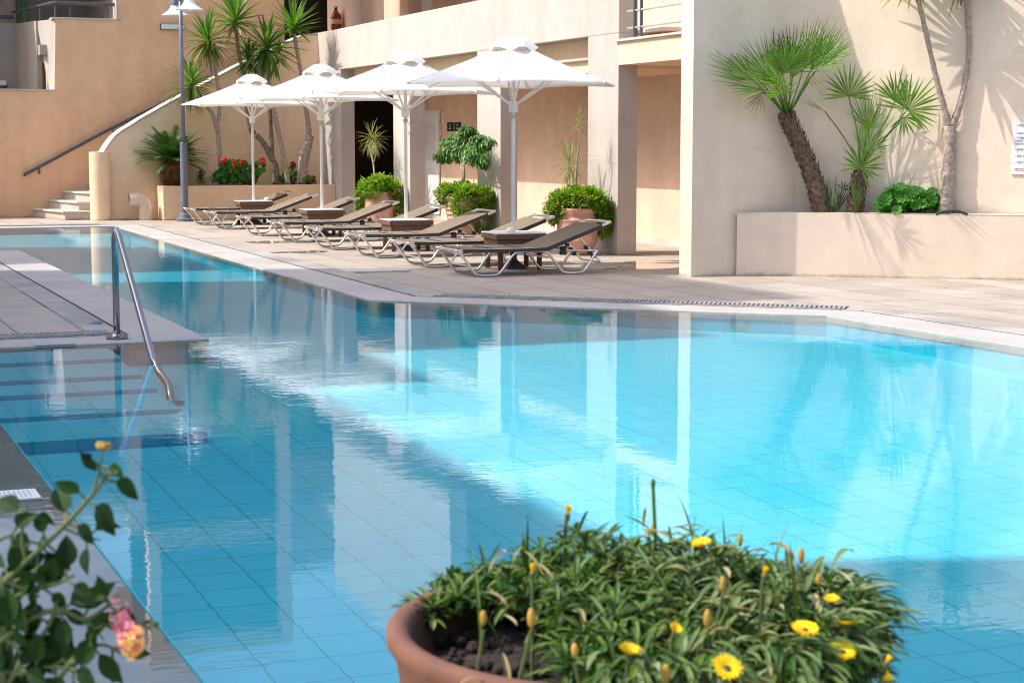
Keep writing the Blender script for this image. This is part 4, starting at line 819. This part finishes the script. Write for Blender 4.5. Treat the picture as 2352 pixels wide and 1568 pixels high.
def blade2(s,p,d,ln,w,droop=0,seg=5,fold=.25,prof='strap',nrm=None,side=None):
    if prof!='fanl': return _ob(s,p,d,ln,w,droop,seg,fold,prof,nrm,side)
    p=Vector(p); d=Vector(d).normalized(); o=len(s.v); sd=Vector(side).normalized()
    for i in range(seg+1):
        t=i/seg; ww=w*(.06+1.5*t if t<.5 else .81*(1-(t-.5)/.5)**.85); ww=max(ww,w*.02); n=sd.cross(d).normalized()
        s.v+=[p-sd*ww/2+n*ww*fold,p.copy(),p+sd*ww/2+n*ww*fold]; d=(d+V(0,0,-1)*droop*t*t*1.6/seg*2).normalized(); p=p+d*(ln/seg)
    for i in range(seg): k=o+i*3; s.f+=[(k,k+1,k+4,k+3),(k+1,k+2,k+5,k+4)]
    return s
MB.blade=blade2
def Z7(x,y,off=0.0): return W3(1623+x*.2813,61.25+y*.2813,off)   # points on the planting line
def palmtrunk(o,pts,rads,scales,m='palmbark'):
    P,rr=trunk(pts,rads,10,.05); q=MB(); q.tube(P,rr,12); k=len(P)
    for i in range(scales):
        t=i/scales*(k-1.01); a=int(t); p=P[a].lerp(P[a+1],t-a); ax=(P[a+1]-P[a]).normalized(); r=rr[a]; az=i*2.39996; s1=ax.orthogonal().normalized(); s2=ax.cross(s1); d=s1*math.cos(az)+s2*math.sin(az)
        q.blade(p+d*r*.85,d*.75+ax*.8,R.uniform(.06,.085),R.uniform(.055,.075),-.6,3,.15,'ovate',side=ax.cross(d))
    for i in range(scales*3):
        t=R.random()*(k-1.01); a=int(t); p=P[a].lerp(P[a+1],t-a); ax=(P[a+1]-P[a]).normalized(); s1=ax.orthogonal().normalized(); az=R.uniform(0,2*PI); d=s1*math.cos(az)+ax.cross(s1)*math.sin(az); q.blade(p+d*rr[a]*.9,d+ax*R.uniform(-.6,.8),R.uniform(.03,.06),.006,.3,2,.1,'lin')
    q.build('trunk',m,o)
cam_dir=-V(FW.x,FW.y,0).normalized()   # towards the pool
R1=dBC; 
p1=thing('fan_palm',Z7(945,1510),'tall leaning fan palm with a scaly brown trunk','palm')
palmtrunk(p1,[Z7(945,1530),Z7(900,1330,-.05),Z7(830,1130,-.09),Z7(745,930,-.12),Z7(665,770,-.15),Z7(655,735,-.15)],[.10,.10,.095,.092,.085,.06],120)
rt=Z7(660,740,-.15)
T=cam_dir
def D(a,tow=0): a=rad(a); return R1*math.cos(a)+UZ*math.sin(a)+T*tow
for (hx_,hy_,off,ang,tow,fc_,r,n,sp_,m) in [  # rear fronds take the dark leaf colour, painted as shade behind the crown
  (300,330,.12,140,-.1,T+UZ*.3,.58,34,1.15,'sago'),(250,380,.18,165,0,T+UZ*.5,.50,28,.9,'sago'),(520,420,-.05,118,.15,T*.8+UZ*.6,.56,32,1.0,'fan'),(700,420,-.1,82,.1,T+UZ*.2,.60,30,.7,'fan'),(620,470,-.25,130,.4,T*.6+UZ*.8,.44,26,1.2,'fanlt'),(930,300,.05,60,.05,T*.7+UZ*.4,.50,28,.7,'fan'),(430,330,.22,112,-.2,T*.8+UZ*.5,.50,28,1.0,'sago'),(560,310,.30,92,-.2,T+UZ*.3,.46,28,.9,'sago'),
  (470,515,-.22,158,.25,T*.6+UZ*.9,.72,34,1.0,'fan'),(380,440,-.1,150,.1,T*.5+UZ*.8,.62,30,.9,'fan'),(620,380,-.2,72,.3,T*.9+UZ*.3,.52,30,1.1,'fan'),(600,560,-.35,100,.5,T+UZ*.4,.30,20,1.5,'fanlt'),
  (790,350,.08,52,0,T*.8+UZ*.3,.68,32,.75,'fan'),(880,370,-.15,34,.2,T*.5+UZ*.8,.62,30,.85,'fan'),(850,360,-.1,60,.1,T*.9,.64,26,.6,'fan'),(690,330,.2,80,-.1,T+UZ*.2,.50,26,.9,'sago'),(850,400,-.2,-60,.2,T*.8+R1*.4,.28,14,.7,'dry'),(450,540,-.2,-120,.2,T*.8,.30,12,.6,'dry'),(560,470,-.25,120,.2,T*.7+UZ*.6,.46,26,1.1,'fan')]:
    fan(p1,rt,Z7(hx_,hy_,off-.32),D(ang,max(0,tow)+.04),fc_,r,n,sp_,m)
p2=thing('young_fan_palm',Z7(1200,1510),'young fan palm with a short dark trunk and spread green fans','palm')
palmtrunk(p2,[Z7(1200,1530),Z7(1225,1400),Z7(1240,1280),Z7(1258,1170)],[.085,.075,.07,.05],70,'palmbark')
rt=Z7(1265,1150)
for (hx_,hy_,off,ang,tow,fc_,r,n,sp_,m) in [
  (1160,568,.05,88,.0,T+UZ*.1,.40,26,1.7,'fan'),(962,690,-.05,155,.0,UZ+T*.15,.36,18,.32,'fan'),(1310,835,.05,95,.05,T+UZ*.05,.46,26,.8,'fan'),(1325,838,-.1,100,.2,T+UZ*.6,.19,22,1.5,'fanlt'),
  (1640,680,-.05,58,.1,T+UZ*.3,.48,34,1.9,'fan'),(1545,600,.1,85,0,T+UZ*.1,.40,22,1.35,'fan'),(1610,740,.05,-55,.1,T+UZ*.2,.26,18,1.5,'fan'),(1375,920,-.05,58,.05,R1*-.6+T*.5,.46,20,.28,'fanlt'),(1275,1040,-.05,94,.1,T+UZ*.1,.42,20,.42,'fan'),(1262,1150,-.15,70,.3,T+UZ*.8,.33,22,2.2,'fan'),(1310,1010,-.1,45,.2,T+UZ*.6,.34,16,.9,'fan')]:
    fan(p2,rt,Z7(hx_,hy_,off),D(ang,tow),fc_,r,n,sp_,m)
p3=thing('palm_shoot',Z7(1040,1515),'dark upright palm shoots at the foot of the leaning palm','palm shoots')
for (x,y,ang,r,n,sp_,off) in [(1010,1480,98,.40,9,.16,-.05),(1045,1400,88,.34,6,.07,0),(1075,1500,78,.36,12,.35,0),(1110,1330,60,.12,10,1.2,-.02),(1000,1500,110,.22,7,.2,-.1)]: fan(p3,Z7(1040,1520),Z7(x,y,off),D(ang,.05),T+UZ*.1,r,n,sp_,'sago',.03)
p4=thing('palm_shoot',Z7(1215,1515),'bright upright palm shoot in front of the young fan palm trunk','palm shoots')
for (x,y,ang,r,n,sp_,off) in [(1215,1500,92,.44,10,.17,-.14),(1235,1480,80,.3,8,.2,-.12)]: fan(p4,Z7(1215,1525,-.12),Z7(x,y,off),D(ang,.05),T+UZ*.1,r,n,sp_,'fan',.03)
b0=W3(2080,489); geranium('pelargonium',b0,[(W3(2050,460,-.02),(.2,.12,.12),34),(W3(2095,455,0),(.2,.12,.13),38),(W3(2125,462,-.02),(.16,.12,.12),30),(W3(2075,440,0),(.15,.1,.08),20),(W3(2035,472,-.05),(.1,.08,.08),12),(W3(2080,482,-.1),(.14,.06,.05),8)],0,.068,'pelar','round leaved pelargonium between the young palm and the pale yucca','pelargonium')
# pale yucca on the right
yc=-.04
yucca('yucca_tree',W3(2172,489,yc),[([W3(2174,492,yc),W3(2176,440,yc),W3(2180,360,yc),W3(2182,290,yc)],[.09,.076,.07,.068]),([W3(2180,292,yc),W3(2166,240,yc-.04),W3(2148,170,yc-.09),W3(2130,90,yc-.15),W3(2114,20,yc-.20),W3(2102,-36,yc-.25)],[.045,.036,.03,.028,.028,.028]),([W3(2186,290,yc),W3(2202,250,yc),W3(2216,190,yc),W3(2225,110,yc),W3(2222,30,yc),W3(2220,-48,yc)],[.045,.038,.033,.03,.03,.03])],
  [(W3(2098,-48,yc-.25),46,.52,.036,.15,.4,V(-.1,0,1),-22),(W3(2220,-62,yc),46,.52,.036,.15,.5,V(.1,0,1),-40)],'tall pale yucca forking in a Y against the sunlit right wall')
q=MB(); q.tube(bez([W3(2150,493,-.2),W3(2165,487,-.2),W3(2190,485,-.2),W3(2210,488,-.2),W3(2222,494,-.2)],6),.016,8); tag(q.build('irrigation_hose','slot',smooth=True),'short arched hose at the foot of the pale yucca','hose')

# ------------------------------------------------------------------ foreground bowl of flowers
bc=CP+ray(1432,1440)*2.45; BZ=bc.z; br_=.325
bo=thing('flower_bowl',(bc.x,bc.y,0),'big brown terracotta bowl of yellow flowers in the foreground','pot')
q=MB(); q.lathe([(0,0),(.20,0),(.21,.06),(.17,.12),(.19,BZ-.42),(.26,BZ-.30),(br_-.03,BZ-.14),(br_-.012,BZ-.03),(br_,BZ-.012),(br_,BZ+.004),(br_-.012,BZ+.012),(br_-.028,BZ+.006),(br_-.036,BZ-.012),(br_-.05,BZ-.10),(0,BZ-.10)],(bc.x,bc.y,0),72); q.build('bowl','terra2',bo,smooth=True)
q=MB(); n=40; 
q.lathe([(0,BZ-.045),(.12,BZ-.05),(.2,BZ-.048),(br_-.042,BZ-.055)],(bc.x,bc.y,0),n)
for i,p in enumerate(q.v): p.z+=R.uniform(-.008,.01)
for i in range(260):
    a=R.uniform(0,2*PI); r=br_*.85*math.sqrt(R.random()); q.sphere((bc.x+r*math.cos(a),bc.y+r*math.sin(a),BZ-.045),R.uniform(.004,.011),6,4)
q.build('soil','soil',bo)
gz=thing('gazania_plant',(bc.x,bc.y,BZ-.05),'dense yellow flowering gazania mound filling the terracotta bowl','flowering plant')
right=RT; away=V(FW.x,FW.y,0).normalized()
def BP(a,b,z): return bc+right*a+away*b+UZ*z      # bowl frame: right, away, up
fol=MB(); lo=MB(); gr=fol
def hgt(a,b):
    # mound height over the rim plane; bare soil in the near left
    e=(a-.05)**2/.40**2+(b-.02)**2/.36**2
    pk=.07*math.exp(-((a+.06)**2+(b-.17)**2)/.012)+.035*math.exp(-((a-.14)**2+(b-.1)**2)/.02)+.03*math.exp(-((a+.2)**2+(b-.15)**2)/.008)
    return max(0,.15*(1-e))+.025+pk+.012*math.sin(a*41+b*23)
cl=[]
for i in range(900):
    for _ in range(20):
        a=R.uniform(-.30,.37); b_=R.uniform(-.38,.30)
        if a*a+b_*b_<(.335+(.035 if a>-.02 or b_>.1 else 0))**2 and not(a<-.10 and b_<.08 and (a+.04)*.9+b_*.6<-.08): break
    h=hgt(a,b_); cl.append((a,b_,h))
for a,b_,h in cl:
    n=R.randint(7,11); base=BP(a*.95,b_*.95,-.035+h*R.uniform(.18,.60)); out=right*a*1.6+away*b_*1.6
    pale=(a>.02 and R.random()<.5)
    for k in range(n):
        az=R.uniform(0,2*PI); d=(right*math.cos(az)+away*math.sin(az))*R.uniform(.5,1.1)+UZ*R.uniform(.05,1.2)+out*.7
        (lo if pale else fol).blade(base,d,R.uniform(.025,.056),R.uniform(.0045,.0105),R.uniform(.2,1.5),5,.22,'lance')
for i in range(90):
    th=R.uniform(-1.75,.5); rr=R.uniform(.27,.34); a=rr*math.cos(th); b_=rr*math.sin(th); o3=right*math.cos(th)+away*math.sin(th)
    if a<-.05 and b_<0: continue
    for k in range(7): (lo if R.random()<.5 else fol).blade(BP(a,b_,R.uniform(.0,.05)),o3*R.uniform(.6,1.2)+right*R.uniform(-.7,.7)+UZ*R.uniform(-.1,.9),R.uniform(.035,.075),R.uniform(.006,.012),R.uniform(.6,2.2),5,.25,'lance')
for i in range(22):
    a=R.uniform(-.2,.3); b_=R.uniform(-.28,.28)
    if a*a+b_*b_<.33**2: gr.blade(BP(a,b_,.0),right*R.uniform(-.5,.6)+away*R.uniform(-.4,.4)+UZ*1.5,R.uniform(.08,.16),.005,R.uniform(.1,1.6),7,.2)
for u,v,dx in ((1213,1180,.0),(1600,1165,.03),(1710,1195,.10),(1810,1195,.08),(1400,1185,-.2),(1770,1230,-.06)):
    t=CP+ray(u,v)*2.52; b0=t-UZ*.11-right*dx*.4; gr.blade(b0,(t-b0),(t-b0).length*1.02,.007,.02,7,.2)
lgm=leafmat('silver_leaf',[(.07,.13,.03),(.16,.22,.08),(.28,.33,.17),(.05,.12,.015)],.65,.2,.25); M['silver']=lgm
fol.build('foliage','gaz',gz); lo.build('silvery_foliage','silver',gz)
dry=MB()
for i in range(70):
    a=R.uniform(-.2,.33); b_=R.uniform(-.32,.28)
    if a*a+b_*b_<.33**2: dry.blade(BP(a,b_,hgt(a,b_)*R.uniform(.3,.6)),right*R.uniform(-1,1)+away*R.uniform(-1,1)+UZ*R.uniform(-.2,.6),R.uniform(.03,.055),R.uniform(.005,.009),R.uniform(.3,1.5),4,.4,'lance')
dry.build('withered_leaves','dry',gz)
def gflower(u,v,dist,face,r,open_=1.0,stem=.14):
    r*=.56; face=Vector(face)+V(R.uniform(-.25,.25),R.uniform(-.1,.3),R.uniform(.1,.6))
    c_=CP+ray(u,v)*(dist-.13 if v>1290 else dist-.03); face=Vector(face).normalized(); q=MB(); a=face.orthogonal().normalized(); b2=face.cross(a); n=16
    for ring,rr,cup in((0,1.0,.12),(1,.92,.28)):
        for k in range(n):
            t=2*PI*(k+.5*ring)/n; d=a*math.cos(t)+b2*math.sin(t)
            q.blade(c_-face*r*.1,d*(open_)+face*(cup+(1-open_)*1.4),r*rr*R.uniform(.88,1.06),r*.42,-.15,4,.12,'lance',side=d.cross(face))
    f=q.build('flower','yel',gz); q=MB(); q.sphere(c_-face*r*.02,r*.2,10,6,(1,1,.7)); q.build('flower_center','eye' if open_>.8 else 'bud',f,smooth=True)
    q=MB(); q.tube(bez([c_-face*r*.1,c_-face*r*.9-UZ*.02,c_-UZ*stem-face*.02],5),.0028,6); q.lathe([(.0,-r*.95),(r*.22,-r*.7),(r*.30,-r*.15),(r*.2,0)],c_,10); q.build('flower_stalk','lstem',f)
for u,v,ds,fc_,r,op in [(1303,1178,2.62,(.2,-.3,1),.026,.45),(1612,1250,2.50,(-.2,-.3,1),.030,.9),(1223,1312,2.48,(.0,-.15,1),.024,.3),(1447,1498,2.27,(0,-.55,1),.032,.85),(1670,1532,2.22,(.1,-1.0,.8),.036,1.0),(1850,1445,2.36,(-.1,-.5,1),.036,1.0),(1935,1495,2.33,(.1,-.9,.9),.034,1.0),(1945,1430,2.42,(.3,-.2,1),.034,.95),(1910,1380,2.5,(-.2,-.4,1),.024,.8),(2035,1520,2.38,(.9,-.3,.5),.022,.4),(2030,1560,2.34,(.8,-.6,.3),.026,.5),(1490,1230,2.58,(0,-.1,1),.02,.25),(1755,1318,2.44,(.2,-.3,1),.022,.35),(1550,1445,2.3,(0,-.8,.8),.02,.8)]:
    gflower(u,v,ds,fc_,r,op)
for u,v,ds in [(1110,1418,2.32),(1220,1418,2.28),(1320,1492,2.24),(1500,1215,2.6),(1530,1545,2.2),(1700,1240,2.5),(1840,1275,2.5),(1880,1330,2.48),(1625,1420,2.32),(1660,1340,2.4)]:
    c_=CP+ray(u,v)*(ds-.1 if v>1290 else ds); q=MB(); q.sphere(c_,R.uniform(.0038,.0055),8,6,(1,1,R.uniform(1.8,2.6))); bo_=q.build('bud','bud',gz,smooth=True); q=MB(); q.tube([c_-UZ*.016,c_-UZ*.1+right*R.uniform(-.02,.02)],.0025,5); q.build('bud_stalk','lstem',bo_)
q=MB(); t=CP+ray(1500,1110)*2.55; s0=t-UZ*.24; q.tube(bez([s0,s0+UZ*.1+right*.006,t],6),.0028,5)
for z,s in((.05,1),(.09,-1),(.13,1),(.17,-1)): q.blade(s0+UZ*z,right*s+UZ*.8,.05,.012,.3,4,.2,'ovate')
q.sphere(t,.0038,6,5,(1,1,2)); q.build('seed_stalk','grass',gz)

# ------------------------------------------------------------------ lantana at the lower left
def LT(u,v,d=1.95): return CP+ray(u,v)*d
lt=thing('lantana_shrub',V(LT(40,1568).x,LT(40,1568).y,0),'lantana shrub, leaves coloured dark as if shaded, with a pink and yellow blossom in the lower left corner','shrub')
sm=MB(); lm=MB()
def ltwig(pts,r=.006,leaves=6,size=.05,d=1.95):
    r*=.6; leaves=max(1,int(leaves*.95)); size*=.86
    P=bez([LT(*p) for p in pts],6); sm.tube(P,[r*(1-.5*i/len(P)) for i in range(len(P))],6)
    for i in range(leaves):
        k=min(len(P)-2,int((i+.6)/leaves*(len(P)-1))); p=P[k]; ax=(P[k+1]-P[k]).normalized()
        for s in(-1,1):
            sd=ax.cross(-FW).normalized()*s; dd=(sd+ax*.5+V(0,0,R.uniform(-.6,.3))+FW*R.uniform(-.6,.6)).normalized(); ln=size*R.uniform(.5,.95)
            q0=p+dd*.012; sm.tube([p,q0],.0016,4); lm.blade(q0,dd,ln,ln*.62,R.uniform(.3,1.2),6,R.uniform(.1,.3),'ovate',side=dd.cross(-FW+V(R.uniform(-.7,.7),R.uniform(-.7,.7),R.uniform(-.4,.8))))
ltwig([(0,1345),(60,1290),(130,1225),(200,1150),(260,1075)],.006,7,.052)
ltwig([(215,1130),(228,1080),(236,1030)],.003,1,.03)
ltwig([(60,1290),(50,1230),(62,1170),(60,1160)],.004,2,.05)
ltwig([(-20,1400),(60,1360),(130,1340),(170,1320)],.005,4,.055); ltwig([(-10,1480),(70,1420),(140,1400),(200,1420),(275,1370)],.006,6,.055); ltwig([(20,1568),(60,1500),(110,1440),(130,1380)],.006,4,.055)
ltwig([(130,1568),(180,1500),(235,1480),(280,1500)],.005,4,.055); ltwig([(0,1540),(50,1545),(120,1530),(190,1545)],.006,6,.055); ltwig([(-20,1250),(20,1230),(40,1240)],.004,2,.05); ltwig([(100,1230),(85,1270),(95,1330)],.003,3,.05); ltwig([(140,1210),(190,1230),(230,1240)],.003,2,.05); ltwig([(200,1420),(215,1440),(240,1470)],.003,2,.05); ltwig([(0,1568),(40,1600),(100,1590)],.006,5,.06); ltwig([(-10,1330),(30,1340),(90,1370)],.005,4,.06); ltwig([(-20,1440),(20,1470),(60,1510)],.005,4,.06,1.9)
gp=V(lt.location.x,lt.location.y,0)
for p in((0,1345),(-20,1400),(-10,1480),(20,1568),(130,1568),(0,1540)): sm.tube(bez([gp,gp.lerp(LT(*p),.5)+V(.02,.02,0),LT(*p)],5),.008,6)
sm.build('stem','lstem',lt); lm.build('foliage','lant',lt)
M['yelp']=leafmat('pale_yellow_petal',[(.95,.72,.25),(.95,.62,.14),(.92,.52,.38),(.95,.78,.4)],.6,.3,.2)
def lblossom(u,v,n,rx,rz,m,d=1.93):
    q=MB(); c_=LT(u,v,d)
    for i in range(n):
        d_=V(R.gauss(0,1),R.gauss(0,1),R.gauss(0,1)).normalized(); p=c_+V(d_.x*rx,d_.y*rx,d_.z*rz)*R.uniform(.85,1.12); a=d_.orthogonal().normalized(); b2=d_.cross(a)
        for k in range(4): t=PI/2*k+i; q.disc(p+(a*math.cos(t)+b2*math.sin(t))*.0036,d_+a*.2*math.cos(t),.0029,6,.0012)
        q.tube([c_,p],.0009,4)
    return q.build('blossom',m,lt)
lblossom(275,1412,14,.010,.015,'pinkp'); lblossom(286,1440,8,.010,.012,'pinkp'); lblossom(302,1472,26,.012,.018,'yelp',1.92)
lblossom(296,1462,7,.013,.016,'pinkp',1.915)
for u,v in((236,1026),(262,1085),(345,1435),(180,1520)):
    c_=LT(u,v); q=MB()
    for i in range(14): d_=V(R.gauss(0,1),R.gauss(0,1),R.gauss(.5,.6)).normalized(); q.sphere(c_+V(d_.x*.008,d_.y*.008,d_.z*.004),.0028,6,4)
    q.build('seed_head','bud' if v<1060 else 'lstem',lt,smooth=True)
